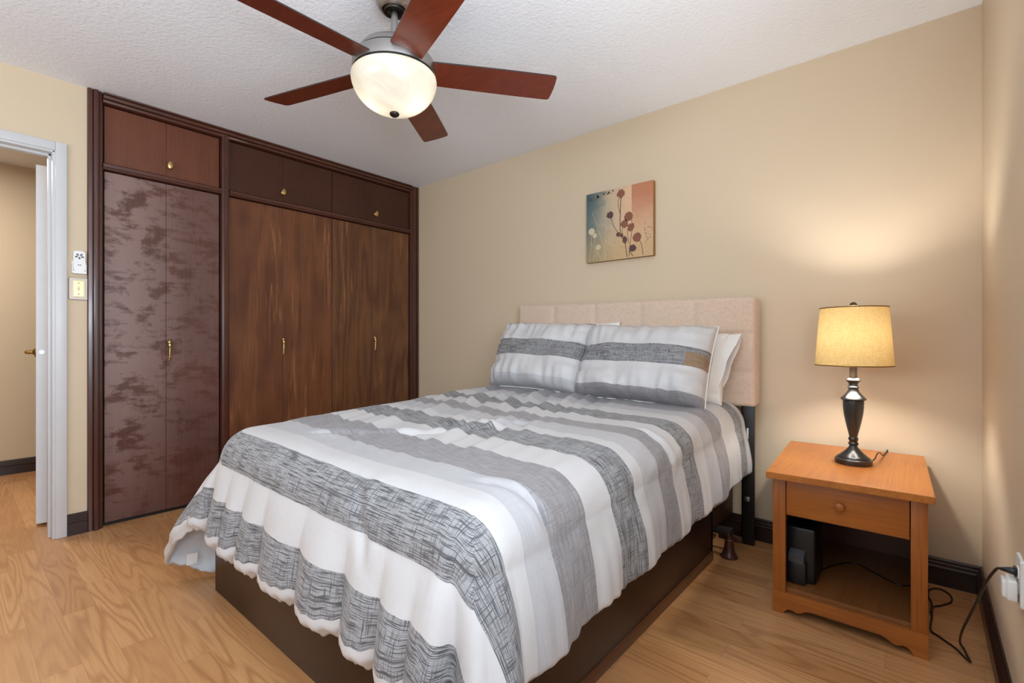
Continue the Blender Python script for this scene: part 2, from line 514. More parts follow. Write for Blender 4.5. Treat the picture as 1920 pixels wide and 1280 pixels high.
def add_tube(bm, pts, rad, n=10, cap=True):
    """rad: number or list per point"""
    pts = [Vector(p) for p in pts]
    rads = rad if isinstance(rad, (list, tuple)) else [rad] * len(pts)
    up = None
    rings = []
    for i, p in enumerate(pts):
        d = (pts[min(i + 1, len(pts) - 1)] - pts[max(i - 1, 0)])
        if d.length < 1e-9: d = Vector((0, 0, 1))
        d.normalize()
        if up is None:
            up = Vector((0, 0, 1)) if abs(d.z) < 0.9 else Vector((1, 0, 0))
        a = d.cross(up)
        if a.length < 1e-6: a = d.cross(Vector((1, 0, 0)))
        a.normalize()
        b = a.cross(d); b.normalize(); up = b
        rings.append([bm.verts.new(p + (a * math.cos(2 * PI * k / n) + b * math.sin(2 * PI * k / n)) * rads[i]) for k in range(n)])
    for A, B in zip(rings[:-1], rings[1:]):
        for k in range(n):
            bm.faces.new((A[k], A[(k + 1) % n], B[(k + 1) % n], B[k]))
    if cap:
        bm.faces.new(rings[0]); bm.faces.new(rings[-1])


def add_prism(bm, poly, origin, ax_u, ax_v, ax_w, thick):
    """polygon in (u, v) extruded along ax_w by thick"""
    o, u, v, w = (Vector(x) for x in (origin, ax_u, ax_v, ax_w))
    A = [bm.verts.new(o + u * p[0] + v * p[1]) for p in poly]
    B = [bm.verts.new(o + u * p[0] + v * p[1] + w * thick) for p in poly]
    n = len(poly)
    bm.faces.new(A[::-1]); bm.faces.new(B)
    for k in range(n):
        bm.faces.new((A[k], A[(k + 1) % n], B[(k + 1) % n], B[k]))


def obj(name, bm, mat, parent=None, smooth=True, ang=35):
    bmesh.ops.recalc_face_normals(bm, faces=bm.faces)
    me = bpy.data.meshes.new(name)
    bm.to_mesh(me); bm.free()
    for m in (mat if isinstance(mat, (list, tuple)) else [mat]):
        me.materials.append(m)
    if smooth:
        me.polygons.foreach_set('use_smooth', [True] * len(me.polygons))
        me.set_sharp_from_angle(angle=R_(ang))
    o = bpy.data.objects.new(name, me)
    COL.objects.link(o)
    if parent is not None:
        o.parent = parent
        o.matrix_parent_inverse = Matrix.Translation(-Vector(parent.location)) if parent.type == 'EMPTY' else Matrix.Identity(4)
    return o


def NB():
    return bmesh.new()


def boxes(*bs, bevel=0.0, seg=2):
    bm = NB()
    for a, b in bs: add_box(bm, a, b, bevel, seg)
    return bm


def thing(name, label, cat, loc=(0, 0, 0), group=None):
    o = bpy.data.objects.new(name, None)
    o.empty_display_size = 0.1
    COL.objects.link(o)
    o.location = loc
    o['label'] = label; o['category'] = cat
    if group: o['group'] = group
    return o


def tag(o, label, cat, group=None):
    o['label'] = label; o['category'] = cat
    if group: o['group'] = group
    return o


def struct(name, bm, mat, parent=None, smooth=True, label=None, cat=None):
    o = obj(name, bm, mat, parent, smooth)
    if parent is None:
        o['kind'] = 'structure'
        if label: o['label'] = label
        if cat: o['category'] = cat
    return o


def sst(x, a, b):
    t = np.clip((np.asarray(x, float) - a) / (b - a), 0, 1)
    return t * t * (3 - 2 * t)


# ------------------------------------------------------------------ the setting
H = 2.44
RX, FY = 3.686, -4.60          # right wall, front wall (behind the camera)
HX = -1.97                     # far wall of the hall
struct('floor', boxes(((-2.1, -4.72, -0.10), (RX + 0.12, 1.6, 0.0))), M['floor'], smooth=False,
       label='honey oak strip laminate floor running through bedroom and hall', cat='floor')
struct('ceiling', boxes(((-2.1, -4.72, H), (RX + 0.12, 1.6, H + 0.1))), M['ceiling'], smooth=False,
       label='white knockdown textured ceiling', cat='ceiling')
struct('wall_back', boxes(((-0.72, 0.0, 0), (RX + 0.12, 0.12, H))), M['wall'], smooth=False,
       label='plain beige wall behind the bed and nightstand', cat='wall')
# right wall with a window opening beside the camera
wy0, wy1, wz0, wz1 = -3.55, -1.85, 0.60, 2.2
struct('wall_right', boxes(((RX, wy1, 0), (RX + 0.12, 0.0, H)), ((RX, FY - 0.12, 0), (RX + 0.12, wy0, H)),
                           ((RX, wy0, 0), (RX + 0.12, wy1, wz0)), ((RX, wy0, wz1), (RX + 0.12, wy1, H))), M['wall'], smooth=False,
       label='beige wall at the right edge beside the nightstand', cat='wall')
fx0, fx1 = 0.85, 3.05
struct('wall_front', boxes(((-0.12, FY - 0.12, 0), (fx0, FY, H)), ((fx1, FY - 0.12, 0), (RX, FY, H)),
                           ((fx0, FY - 0.12, 0), (fx1, FY, 0.78)), ((fx0, FY - 0.12, 2.12), (fx1, FY, H))), M['wall'], smooth=False)
bm = boxes(((RX + 0.02, wy0, wz0), (RX + 0.10, wy0 + 0.05, wz1)), ((RX + 0.02, wy1 - 0.05, wz0), (RX + 0.10, wy1, wz1)),
           ((RX + 0.02, wy0, wz0), (RX + 0.10, wy1, wz0 + 0.05)), ((RX + 0.02, wy0, wz1 - 0.05), (RX + 0.10, wy1, wz1)))
struct('window_1', bm, M['white_paint'])
bm = boxes(((fx0, FY - 0.10, 0.78), (fx0 + 0.05, FY - 0.02, 2.12)), ((fx1 - 0.05, FY - 0.10, 0.78), (fx1, FY - 0.02, 2.12)),
           ((fx0, FY - 0.10, 0.78), (fx1, FY - 0.02, 0.83)), ((fx0, FY - 0.10, 2.07), (fx1, FY - 0.02, 2.12)))
struct('window_2', bm, M['white_paint'])

# left wall: doorway to the hall, then the recess that holds the wardrobe
DR0, DR1, DZ = -3.24, -2.409, 2.055        # door opening
WY0 = -2.281                               # start of the wardrobe
struct('wall_left', boxes(((-0.12, DR1, 0), (0, WY0 + 0.02, H)), ((-0.12, DR0, DZ), (0, DR1, H)), ((-0.12, FY, 0), (0, DR0, H)),
                          ((-0.72, WY0 + 0.02, 0), (-0.66, 0.0, H))), M['wall'], smooth=False,
       label='beige wall between doorway and wardrobe', cat='wall')
# hall
struct('wall_hall', boxes(((HX - 0.1, -4.72, 0), (HX, 1.6, H))), M['wall'], smooth=False,
       label='beige hall wall seen through the doorway', cat='wall')
struct('wall_hall_end', boxes(((HX, -4.72, 0), (-0.12, -4.60, H)), ((HX, 1.5, 0), (-0.72, 1.6, H))), M['wall'], smooth=False)
# partition of the neighbouring room with the door that stands open
struct('wall_partition', boxes(((-1.17, -2.318, 2.07), (-1.07, -1.40, H)), ((-1.17, -1.40, 0), (-1.07, 1.5, H)),
                               ((-0.72, -2.26, 0), (-0.60, -0.0, H))), M['wall'], smooth=False)


def baseboard(name, p0, p1, nrm, mat, label):
    """stepped dark baseboard from p0 to p1 (2D), nrm points into the room"""
    prof = [(0.0, 0.0), (0.017, 0.0), (0.017, 0.066), (0.021, 0.070), (0.021, 0.078), (0.014, 0.084), (0.014, 0.094), (0.010, 0.098), (0.010, 0.108), (0.005, 0.114), (0.0, 0.114)]
    bm = NB()
    d = Vector((p1[0] - p0[0], p1[1] - p0[1], 0)); L = d.length; d.normalize()
    add_prism(bm, prof, (p0[0], p0[1], 0), (nrm[0], nrm[1], 0), (0, 0, 1), d, L)
    return struct(name, bm, mat, smooth=False, label=label, cat='baseboard')


baseboard('baseboard_back', (0.0, 0.0), (RX, 0.0), (0, -1), M['base_wood'], 'dark stepped baseboard along the wall behind the nightstand')
baseboard('baseboard_right', (RX, 0.0), (RX, FY), (-1, 0), M['base_wood_y'], 'dark stepped baseboard running along the right wall')
baseboard('baseboard_left', (0.0, -2.363), (0.0, WY0), (1, 0), M['base_wood_y'], 'short dark baseboard piece between doorway and wardrobe')
baseboard('baseboard_hall', (HX, -4.5), (HX, 1.5), (1, 0), M['base_wood_y'], 'dark stepped baseboard along the hall wall')

# casing of the doorway: flat outer band, rounded inner bead, jamb with stop
bm = NB()
cw = 0.046
for (y0, y1) in ((DR1, DR1 + cw), (DR0 - cw, DR0)):
    add_box(bm, (0, y0, 0), (0.016, y1, DZ + cw), 0.003)
add_box(bm, (0, DR0, DZ), (0.016, DR1, DZ + cw), 0.003)
add_box(bm, (-0.12, DR1 - 0.012, 0), (0.010, DR1 + 0.004, DZ), 0.003)
add_box(bm, (-0.12, DR0 - 0.004, 0), (0.010, DR0 + 0.012, DZ), 0.003)
add_box(bm, (-0.12, DR0, DZ - 0.012), (0.010, DR1, DZ + 0.004), 0.003)
add_box(bm, (-0.075, DR1 - 0.024, 0), (-0.035, DR1 - 0.010, DZ - 0.01), 0.003)
add_box(bm, (-0.075, DR0, DZ - 0.024), (-0.035, DR1 - 0.01, DZ - 0.010), 0.003)
struct('trim_1', bm, M['white_paint'], label='white casing around the doorway to the hall', cat='door frame')

# the neighbouring door, standing open edge-on in the hall
hinge = Vector((-1.065, -2.345)); latch = Vector((-0.30, -2.432))
dd = (hinge - latch).normalized(); nn = Vector((-dd.y, dd.x))
if nn.y < 0: nn = -nn
slab = NB()
add_prism(slab, [(0, -0.024), ((hinge - latch).length, -0.024), ((hinge - latch).length, 0.024), (0, 0.024)],
          (latch.x, latch.y, 0.014), (dd.x, dd.y, 0), (nn.x, nn.y, 0), (0, 0, 1), 2.03)
bmesh.ops.bevel(slab, geom=list(slab.edges), offset=0.002, segments=1, affect='EDGES')
door1 = struct('door_1', slab, M['grey_white'], label='white door standing open edge-on in the hall', cat='door')


def P2(along, side, z):
    q = latch + dd * along + nn * side
    return (q.x, q.y, z)


HZ = 0.985
for sgn in (-1, 1):
    bm = NB()
    c = P2(0.065, sgn * 0.024, HZ)
    ax = Vector((nn.x, nn.y, 0)) * sgn
    pr = [(0.033, 0.0), (0.031, 0.004), (0.018, 0.010), (0.012, 0.016), (0.011, 0.040)]
    tmp = NB(); add_lathe(tmp, pr, n=24)
    rot = Vector((0, 0, 1)).rotation_difference(ax).to_matrix().to_4x4()
    bmesh.ops.transform(tmp, matrix=Matrix.Translation(c) @ rot, verts=tmp.verts)
    me = bpy.data.meshes.new('t'); tmp.to_mesh(me); tmp.free(); bm.from_mesh(me); bpy.data.meshes.remove(me)
    a = Vector(P2(0.065, sgn * 0.060, HZ)); b = Vector(P2(0.10, sgn * 0.064, HZ - 0.002)); e = Vector(P2(0.165, sgn * 0.064, HZ - 0.004))
    add_tube(bm, smooth_path([Vector(P2(0.065, sgn * 0.03, HZ)), a, b, e], 5), 0.0095, 12)
    h = obj('door_handle', bm, M['brass_dark'], door1)
    h['label'] = 'brass lever handle on hall side' if sgn < 0 else 'brass lever handle on partition side'
bm = NB()
tmp = NB(); add_lathe(tmp, [(0.0115, 0), (0.0115, 0.002)], n=20)
bmesh.ops.transform(tmp, matrix=Matrix.Translation(P2(0.0, 0, HZ)) @ Vector((0, 0, 1)).rotation_difference(Vector((-dd.x, -dd.y, 0))).to_matrix().to_4x4(), verts=tmp.verts)
me = bpy.data.meshes.new('t'); tmp.to_mesh(me); tmp.free(); bm.from_mesh(me); bpy.data.meshes.remove(me)
obj('latch_plate', bm, M['steel'], door1)
# jamb of that doorway with its hinges
bm = boxes(((-1.19, -2.345, 0), (-1.05, -2.300, 2.10)), ((-1.19, -2.320, 2.07), (-1.05, -1.38, 2.10)), bevel=0.003)
trim2 = struct('trim_2', bm, M['white_paint'], label='white hinge jamb behind the open hall door', cat='door frame')
for z in (0.30, 1.83):
    bm = boxes(((-1.052, -2.342, z - 0.045), (-1.046, -2.305, z + 0.045)), bevel=0.001)
    add_tube(bm, [(-1.043, -2.338, z - 0.045), (-1.043, -2.338, z + 0.045)], 0.006, 10)
    for q in (-0.028, 0.028):
        add_box(bm, (-1.0465, -2.326, z + q - 0.005), (-1.0445, -2.316, z + q + 0.005), 0.001)
    obj('hinge', bm, M['steel'], trim2)

# ------------------------------------------------------------------ built-in wardrobe
wd = thing('wardrobe', 'dark mahogany built-in wardrobe with six folding doors across the left wall', 'wardrobe', (0, -1.14, 0))
yL, yR = WY0, -0.004
ZM0, ZM1 = 2.012, 2.052        # rail between lower doors and top cupboards
ZT = 2.385
xp = -0.018                    # face of the door panels
POST = [(-2.219, yL), ]
bm = NB()


def mould_v(bm, y0, y1, z0, z1, steps):
    """vertical moulding: a run of rounded strips between y0 and y1, steps = [(frac, height)]"""
    prof = [(y0, -0.05)]
    n = len(steps)
    for (f, x) in steps:
        prof.append((y0 + (y1 - y0) * f, x))
    prof.append((y1, -0.05))
    add_prism(bm, [(p[0], p[1]) for p in prof], (0, 0, z0), (0, 1, 0), (1, 0, 0), (0, 0, 1), z1 - z0)


def fluted(n, hi=0.022, lo=0.006, first=0.0):
    st = []
    for k in range(n):
        a = k / n; b = (k + 1) / n; w = b - a
        st += [(a + 0.02 * w, lo), (a + 0.10 * w, hi * 0.8), (a + 0.28 * w, hi), (a + 0.72 * w, hi), (a + 0.90 * w, hi * 0.8), (a + 0.98 * w, lo)]
    return st


L_ST = [(0.0, 0.012), (0.06, 0.020), (0.26, 0.022), (0.30, 0.008), (0.34, 0.008), (0.38, 0.022), (0.46, 0.026), (0.60, 0.026), (0.68, 0.022), (0.71, 0.006),
        (0.75, 0.006), (0.79, 0.012), (0.87, 0.012), (0.91, 0.0), (1.0, -0.004)]
bm = NB()
mould_v(bm, yL, -2.212, 0.0, H - 0.002, L_ST)
obj('left_frame_moulding', bm, M['frame_wood'], wd, smooth=True, ang=25)
bm = NB()
mould_v(bm, -1.613, -1.566, 0.0, ZT + 0.02, [(0.0, -0.004), (0.06, 0.006), (0.30, 0.008), (0.36, 0.012), (0.72, 0.012), (0.78, 0.006), (0.95, 0.004), (1.0, -0.004)])
obj('centre_post', bm, M['frame_wood'], wd, ang=25)
bm = NB()
mould_v(bm, -0.082, yR, 0.0, H - 0.002, [(0.0, -0.004), (0.05, 0.006), (0.22, 0.008), (0.28, 0.002), (0.36, 0.014), (0.64, 0.018), (0.70, 0.006), (0.76, 0.020), (0.96, 0.022), (1.0, 0.012)])
obj('right_frame_moulding', bm, M['frame_wood'], wd, ang=25)


def mould_h(bm, z0, z1, ya, yb, steps):
    prof = [(z0, -0.05)] + [(z0 + (z1 - z0) * f, x) for f, x in steps] + [(z1, -0.05)]
    add_prism(bm, prof, (0, ya, 0), (0, 0, 1), (1, 0, 0), (0, 1, 0), yb - ya)


bm = NB()
mould_h(bm, ZT, H - 0.002, -2.2125, -0.082, [(0.0, -0.004), (0.08, 0.006), (0.28, 0.010), (0.34, 0.004), (0.44, 0.018), (0.70, 0.024), (0.80, 0.018), (0.86, 0.028), (1.0, 0.030)])
obj('top_moulding', bm, M['frame_wood_h'], wd, ang=25)
bm = NB()
for ya, yb in ((-2.2125, -1.613), (-1.566, -0.082)):
    mould_h(bm, ZM0, ZM1, ya, yb, [(0.0, -0.006), (0.12, 0.004), (0.30, 0.004), (0.36, 0.010), (0.80, 0.012), (0.92, 0.006), (1.0, -0.004)])
obj('middle_rail', bm, M['frame_wood_h'], wd, ang=25)
bm = boxes(((-0.05, -2.2125, 0.0), (-0.03, -0.082, 0.016)))
obj('floor_track', bm, M['black_gap'], wd)
# carcass behind the doors, with the dividing boards
bm = boxes(((-0.60, -2.26, 0.0), (-0.58, -0.02, H - 0.01)), ((-0.60, -2.262, 0.0), (-0.045, -2.245, H - 0.01)),
           ((-0.60, -0.022, 0.0), (-0.045, -0.006, H - 0.01)), ((-0.60, -2.24, ZM0 + 0.005), (-0.06, -0.03, ZM1 - 0.005)))
obj('carcass', bm, M['door_top_dark'], wd, smooth=False)

# little metal corner screws seen at the tops of the openings are part of the rail
sections = [(-2.2045, -1.912, -1.6205), (-1.5625, -1.204, -0.8265), (-0.8225, -0.455, -0.0885)]
mats_low = [(M['door_patchy'], M['door_patchy']), (M['door_brown'], M['door_brown']), (M['door_brown2'], M['door_brown2'])]
mats_up = [M['door_top'], M['door_top_dark'], M['door_top_dark']]
plab = ['dark panel with paler grey patches', 'brown streaked panel', 'brown figured panel']
g = 0.0016
knob_y = [-1.896, -1.208, -0.434]
pull_y = [-1.897, -1.207, -0.444]
pull_z = [0.992, 1.012, 1.030]
for i, (a, mid, b) in enumerate(sections):
    leaves = []
    for j, (y0, y1) in enumerate(((a, mid), (mid, b))):
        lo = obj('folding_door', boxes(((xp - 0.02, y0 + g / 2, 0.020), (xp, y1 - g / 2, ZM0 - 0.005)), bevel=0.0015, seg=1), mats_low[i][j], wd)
        up = obj('cupboard_door', boxes(((xp - 0.02, y0 + g / 4, ZM1 + 0.004), (xp, y1 - g / 4, ZT - 0.008)), bevel=0.0012, seg=1), mats_up[i], wd)
        lo['label'] = plab[i]
        leaves.append((lo, up))
    # oval brass knob on the top cupboard
    bm = NB()
    tmp_prof = [(0.0, 0.030), (0.006, 0.0295), (0.0105, 0.027), (0.0125, 0.022), (0.0105, 0.017), (0.006, 0.013), (0.005, 0.006), (0.008, 0.001), (0.008, 0.0)]
    add_lathe(bm, tmp_prof[::-1], n=20)
    mt = Matrix.Translation((xp, knob_y[i], 2.122)) @ Matrix.Rotation(R_(90), 4, 'Y') @ Matrix.Diagonal((2.0, 1.25, 1.0, 1))
    bmesh.ops.transform(bm, matrix=mt, verts=bm.verts)
    owner = leaves[1][1] if knob_y[i] > mid else leaves[0][1]
    obj('knob', bm, M['brass'], owner)
    # drop pull on the tall door
    bm = NB()
    y, z = pull_y[i], pull_z[i]
    pr = [(0.0, 0.020), (0.006, 0.019), (0.011, 0.014), (0.0125, 0.008), (0.011, 0.003), (0.009, 0.0)]
    add_lathe(bm, pr[::-1], n=18)
    bmesh.ops.transform(bm, matrix=Matrix.Translation((xp, y, z + 0.048)) @ Matrix.Rotation(R_(90), 4, 'Y') @ Matrix.Diagonal((1.15, 1, 1, 1)), verts=bm.verts)
    pts = [(xp + 0.016, y, z + 0.042), (xp + 0.019, y, z + 0.026), (xp + 0.017, y, z - 0.02), (xp + 0.014, y, z - 0.046), (xp + 0.010, y, z - 0.056)]
    add_tube(bm, smooth_path(pts, 5), [0.0045] * 3 + [0.0085] * 3 + [0.0065] * 9 + [0.0075] * 4 + [0.0095] * 2, 12)
    owner = leaves[1][0] if pull_y[i] > mid else leaves[0][0]
    obj('drop_pull', bm, M['brass'], owner)

# ------------------------------------------------------------------ light switch and fan remote beside the doorway
sw = thing('light_switch', 'brass toggle switch in a pewter surround beside the doorway', 'light switch', (0.0, -2.316, 1.332))
yc, zc = -2.3165, 1.332
bm = NB()


def rrect(w, h, r, n=6):
    pts = []
    for cx, cy, a0 in ((w / 2 - r, h / 2 - r, 0), (-w / 2 + r, h / 2 - r, 90), (-w / 2 + r, -h / 2 + r, 180), (w / 2 - r, -h / 2 + r, 270)):
        for k in range(n + 1):
            a = R_(a0 + 90 * k / n)
            pts.append((cx + r * math.cos(a), cy + r * math.sin(a)))
    return pts


add_prism(bm, rrect(0.076, 0.118, 0.008), (0.001, yc, zc), (0, 1, 0), (0, 0, 1), (1, 0, 0), 0.006)
obj('surround', bm, M['pewter'], sw)
bm = NB(); add_prism(bm, rrect(0.080, 0.122, 0.010), (0.0002, yc, zc), (0, 1, 0), (0, 0, 1), (1, 0, 0), 0.003)
obj('surround_edge', bm, M['dark_metal'], sw)
bm = NB(); add_prism(bm, rrect(0.050, 0.090, 0.005), (0.006, yc, zc), (0, 1, 0), (0, 0, 1), (1, 0, 0), 0.004)
obj('plate_rim', bm, M['cream'], sw)
bm = NB(); add_prism(bm, rrect(0.040, 0.080, 0.004), (0.009, yc, zc), (0, 1, 0), (0, 0, 1), (1, 0, 0), 0.0025)
plate = obj('plate', bm, M['brass'], sw)
bm = boxes(((0.011, yc - 0.005, zc - 0.011), (0.0125, yc + 0.005, zc + 0.011)), ((0.011, yc - 0.0035, zc - 0.002), (0.022, yc + 0.0035, zc + 0.009)), bevel=0.001)
obj('toggle', bm, M['cream'], plate)
for q in (-0.030, 0.030):
    bm = NB(); add_lathe(bm, [(0.0032, 0), (0.0026, 0.001), (0, 0.0012)], n=12)
    bmesh.ops.transform(bm, matrix=Matrix.Translation((0.0115, yc, zc + q)) @ Matrix.Rotation(R_(90), 4, 'Y'), verts=bm.verts)
    obj('screw', bm, M['dark_metal'], plate)

hold = NB()
yc, zc = -2.3145, 1.475
add_prism(hold, rrect(0.058, 0.066, 0.006), (0.0, yc, zc - 0.026), (0, 1, 0), (0, 0, 1), (1, 0, 0), 0.004)
add_prism(hold, rrect(0.058, 0.014, 0.005), (0.0, yc, zc - 0.055), (0, 1, 0), (0, 0, 1), (1, 0, 0), 0.024)
for s in (-1, 1):
    add_box(hold, (0.0, yc + s * 0.0275 - 0.0025, zc - 0.058), (0.022, yc + s * 0.0275 + 0.0025, zc - 0.010), 0.002)
tag(obj('remote_holder', hold, M['white_plastic']), 'white wall cradle above the switch holding the fan remote', 'holder')
rem = thing('fan_remote', 'white fan remote with petal buttons in its cradle beside wardrobe', 'remote control', (0.0, yc, zc))
bm = NB(); add_prism(bm, rrect(0.049, 0.108, 0.010), (0.0045, yc, zc + 0.006), (0, 1, 0), (0, 0, 1), (1, 0, 0), 0.016)
bmesh.ops.bevel(bm, geom=[e for e in bm.edges if abs(e.verts[0].co.x - 0.0205) < 1e-4 and abs(e.verts[1].co.x - 0.0205) < 1e-4], offset=0.003, segments=2, affect='EDGES')
obj('case', bm, M['white_plastic'], rem)
for k in range(5):
    a = R_(-90 + 72 * k)
    cxy = Vector((math.cos(a) * 0.0125, math.sin(a) * 0.0095))
    poly = []
    for q in range(14):
        b = 2 * PI * q / 14
        lx, ly = 0.0066 * math.cos(b), 0.0042 * math.sin(b) * (1 + 0.35 * math.cos(b))
        poly.append((cxy.x + lx * math.cos(a) - ly * math.sin(a), cxy.y + lx * math.sin(a) + ly * math.cos(a)))
    bm = NB(); add_prism(bm, poly, (0.0205, yc, zc + 0.032), (0, 1, 0), (0, 0, 1), (1, 0, 0), 0.0015)
    obj('button', bm, M['dark_button'], rem)
bm = boxes(((0.0203, yc - 0.007, zc - 0.018), (0.021, yc - 0.001, zc - 0.013)), ((0.0203, yc + 0.001, zc - 0.018), (0.021, yc + 0.007, zc - 0.013)))
obj('printed_mark', bm, M['dark_button'], rem)

# ------------------------------------------------------------------ ceiling fan
FX, FYY = 1.897, -1.620
fan = thing('ceiling_fan', 'five-blade ceiling fan with cherry blades and lit frosted glass bowl', 'ceiling fan', (FX, FYY, H))
c0 = (FX, FYY, 0)
bm = NB(); add_lathe(bm, [(0.074, H - 0.001), (0.074, H - 0.03), (0.070, H - 0.055), (0.058, H - 0.074), (0.050, H - 0.080), (0.047, H - 0.078), (0.044, H - 0.060)], c0, 48, cap=False)
obj('canopy', bm, M['nickel'], fan)
bm = NB(); add_lathe(bm, [(0.043, H - 0.078), (0.040, H - 0.086), (0.026, H - 0.088), (0.014, H - 0.080)], c0, 40, cap=False)
obj('canopy_ball', bm, M['dark_metal'], fan)
FZ = -0.038                     # height of the motor against its drawing
bm = NB(); add_lathe(bm, [(0.0135, H - 0.06), (0.0135, 2.24)], c0, 24)
obj('downrod', bm, M['nickel'], fan)
cf = (FX, FYY, FZ)
bm = NB(); add_lathe(bm, [(0.0135, 2.285), (0.022, 2.282), (0.030, 2.272), (0.060, 2.267), (0.100, 2.256), (0.128, 2.238), (0.142, 2.218), (0.146, 2.207), (0.120, 2.2065)], cf, 64, cap=False)
obj('motor_dome', bm, M['nickel'], fan)
bm = NB(); add_lathe(bm, [(0.120, 2.210), (0.143, 2.207), (0.143, 2.202), (0.12, 2.199)], cf, 64, cap=False)
add_lathe(bm, [(0.120, 2.146), (0.159, 2.144), (0.159, 2.139), (0.12, 2.136)], cf, 64, cap=False)
obj('black_seam', bm, M['black_gap'], fan)  # black seams above and below the motor band
bm = NB(); add_lathe(bm, [(0.120, 2.2015), (0.150, 2.2015), (0.158, 2.195), (0.162, 2.180), (0.163, 2.152), (0.162, 2.145), (0.12, 2.1445)], cf, 64, cap=False)
obj('motor_band', bm, M['nickel'], fan)
prof = [(0.152, 2.103), (0.160, 2.100), (0.1650, 2.094), (0.1665, 2.084)]
for k in range(1, 15):
    a = k / 14 * PI / 2
    prof.append((0.1665 * math.cos(a) ** 0.90 if k < 14 else 0.0, 2.084 - 0.128 * math.sin(a) ** 1.10))
bm = NB(); add_lathe(bm, prof, c0, 64, cap=False)
obj('glass_bowl', bm, M['bowl'], fan)
bm = NB(); add_lathe(bm, [(0.0, 1.940), (0.010, 1.941), (0.017, 1.946), (0.0195, 1.952), (0.016, 1.958), (0.0, 1.9595)], c0, 24)
obj('finial', bm, M['dark_metal'], fan)
for k in range(5):
    ang = R_(53 + 72 * k)
    ca, sa = math.cos(ang), math.sin(ang)
    pitch = R_(-13)
    # blade outline in (radial, cross) coordinates
    r0, r1 = 0.150, 0.655
    top_e, bot_e = [], []
    N = 22
    for q in range(N + 1):
        t = q / N
        r = r0 + (r1 - r0) * t
        w = 0.058 + 0.012 * min(1, t * 1.6) if False else 0.062 + 0.006 * math.sin(PI * t * 0.6)
        top_e.append((r, w)); bot_e.append((r - (0.012 if t > 0.999 else 0.0) * 0, -w))
    # rounded tip
    w = top_e[-1][1]
    tip = [(r1 + 0.004 - 0.012 * (1 - math.cos(a)) * 0 + 0.006 * math.cos(a), w * math.sin(a)) for a in [R_(d) for d in (78, 60, 40, 20, 0, -20, -40, -60, -78)]]
    top_e = [p for p in top_e if p[0] < r1 - 0.012] + [(r1 - 0.010, w * 0.995), (r1 - 0.003, w * 0.97)]
    bot_e = [(p[0], -p[1]) for p in top_e]
    tip = [(r1 + 0.003, w * 0.90), (r1 + 0.006, w * 0.5), (r1 + 0.007, 0), (r1 + 0.006, -w * 0.5), (r1 + 0.003, -w * 0.90)]
    outline = top_e + tip + bot_e[::-1]
    # root follows the round motor band
    root = [(0.150 + 0.010 * (1 - (y / 0.062) ** 2), y) for y in (-0.045, -0.025, 0, 0.025, 0.045)]
    outline = outline + root
    bm = NB()
    th = 0.0055
    A, B = [], []
    for r, y in outline:
        tw = pitch
        yy = y * math.cos(tw); zz = y * math.sin(tw)
        for lst, dz in ((A, -th / 2), (B, th / 2)):
            lst.append(bm.verts.new((FX + r * ca - yy * sa, FYY + r * sa + yy * ca, 2.168 + FZ + zz + dz)))
    fa = bm.faces.new(A); fb = bm.faces.new(B[::-1])
    n = len(A)
    for q in range(n):
        f = bm.faces.new((A[q], B[q], B[(q + 1) % n], A[(q + 1) % n]))
        f.material_index = 1
    bl = obj('blade', bm, [M['blade'], M['blade_edge']], fan, smooth=False)
    # bracket plate that carries the blade into the motor
    bm = NB()
    for (ra, rb, wa) in ((0.120, 0.185, 0.030),):
        pts = [(ra, -wa), (rb, -wa * 0.8), (rb + 0.012, 0), (rb, wa * 0.8), (ra, wa)]
        A = [bm.verts.new((FX + r * ca - y * math.cos(pitch) * sa, FYY + r * sa + y * math.cos(pitch) * ca, 2.1725 + FZ + y * math.sin(pitch))) for r, y in pts]
        B = [bm.verts.new(v.co + Vector((0, 0, 0.004))) for v in A]
        bm.faces.new(A); bm.faces.new(B[::-1])
        for q in range(5): bm.faces.new((A[q], B[q], B[(q + 1) % 5], A[(q + 1) % 5]))
    obj('blade_bracket', bm, M['dark_metal'], bl)
# the two bulbs inside the bowl
for (dx, dy) in ((0.052, 0.046), (-0.052, -0.046)):
    point('fan_bulb_light', (FX + dx, FYY + dy, 2.020), 0.42, (1.0, 0.90, 0.74), 0.028)

# ------------------------------------------------------------------ bed
bed = thing('bed', 'dark brown storage bed with rose beige upholstered headboard', 'bed', (2.04, -1.1, 0))
PX0, PX1, PY0, PY1 = 1.235, 2.735, -2.045, -0.40
for xa in (PX0, PX1 - 0.02):
    obj('side_panel', boxes(((xa, PY0, 0.045), (xa + 0.02, PY1, 0.36)), bevel=0.003), M['platform'], bed)
obj('foot_panel', boxes(((PX0, PY0 - 0.002, 0.0), (PX1, PY0 + 0.018, 0.36)), bevel=0.003), M['platform'], bed)
obj('end_panel', boxes(((PX0, PY1 - 0.02, 0.0), (PX1, PY1, 0.36))), M['platform'], bed)
for xa in (PX0 - 0.004, PX1 - 0.016):  # lighter brown strip under each side panel, down to the floor
    obj('base_strip', boxes(((xa, PY0 + 0.01, 0.0), (xa + 0.02, PY1, 0.045)), bevel=0.003), M['base_strip'], bed)
obj('deck', boxes(((PX0, PY0, 0.34), (PX1, -0.13, 0.372))), M['platform'], bed)
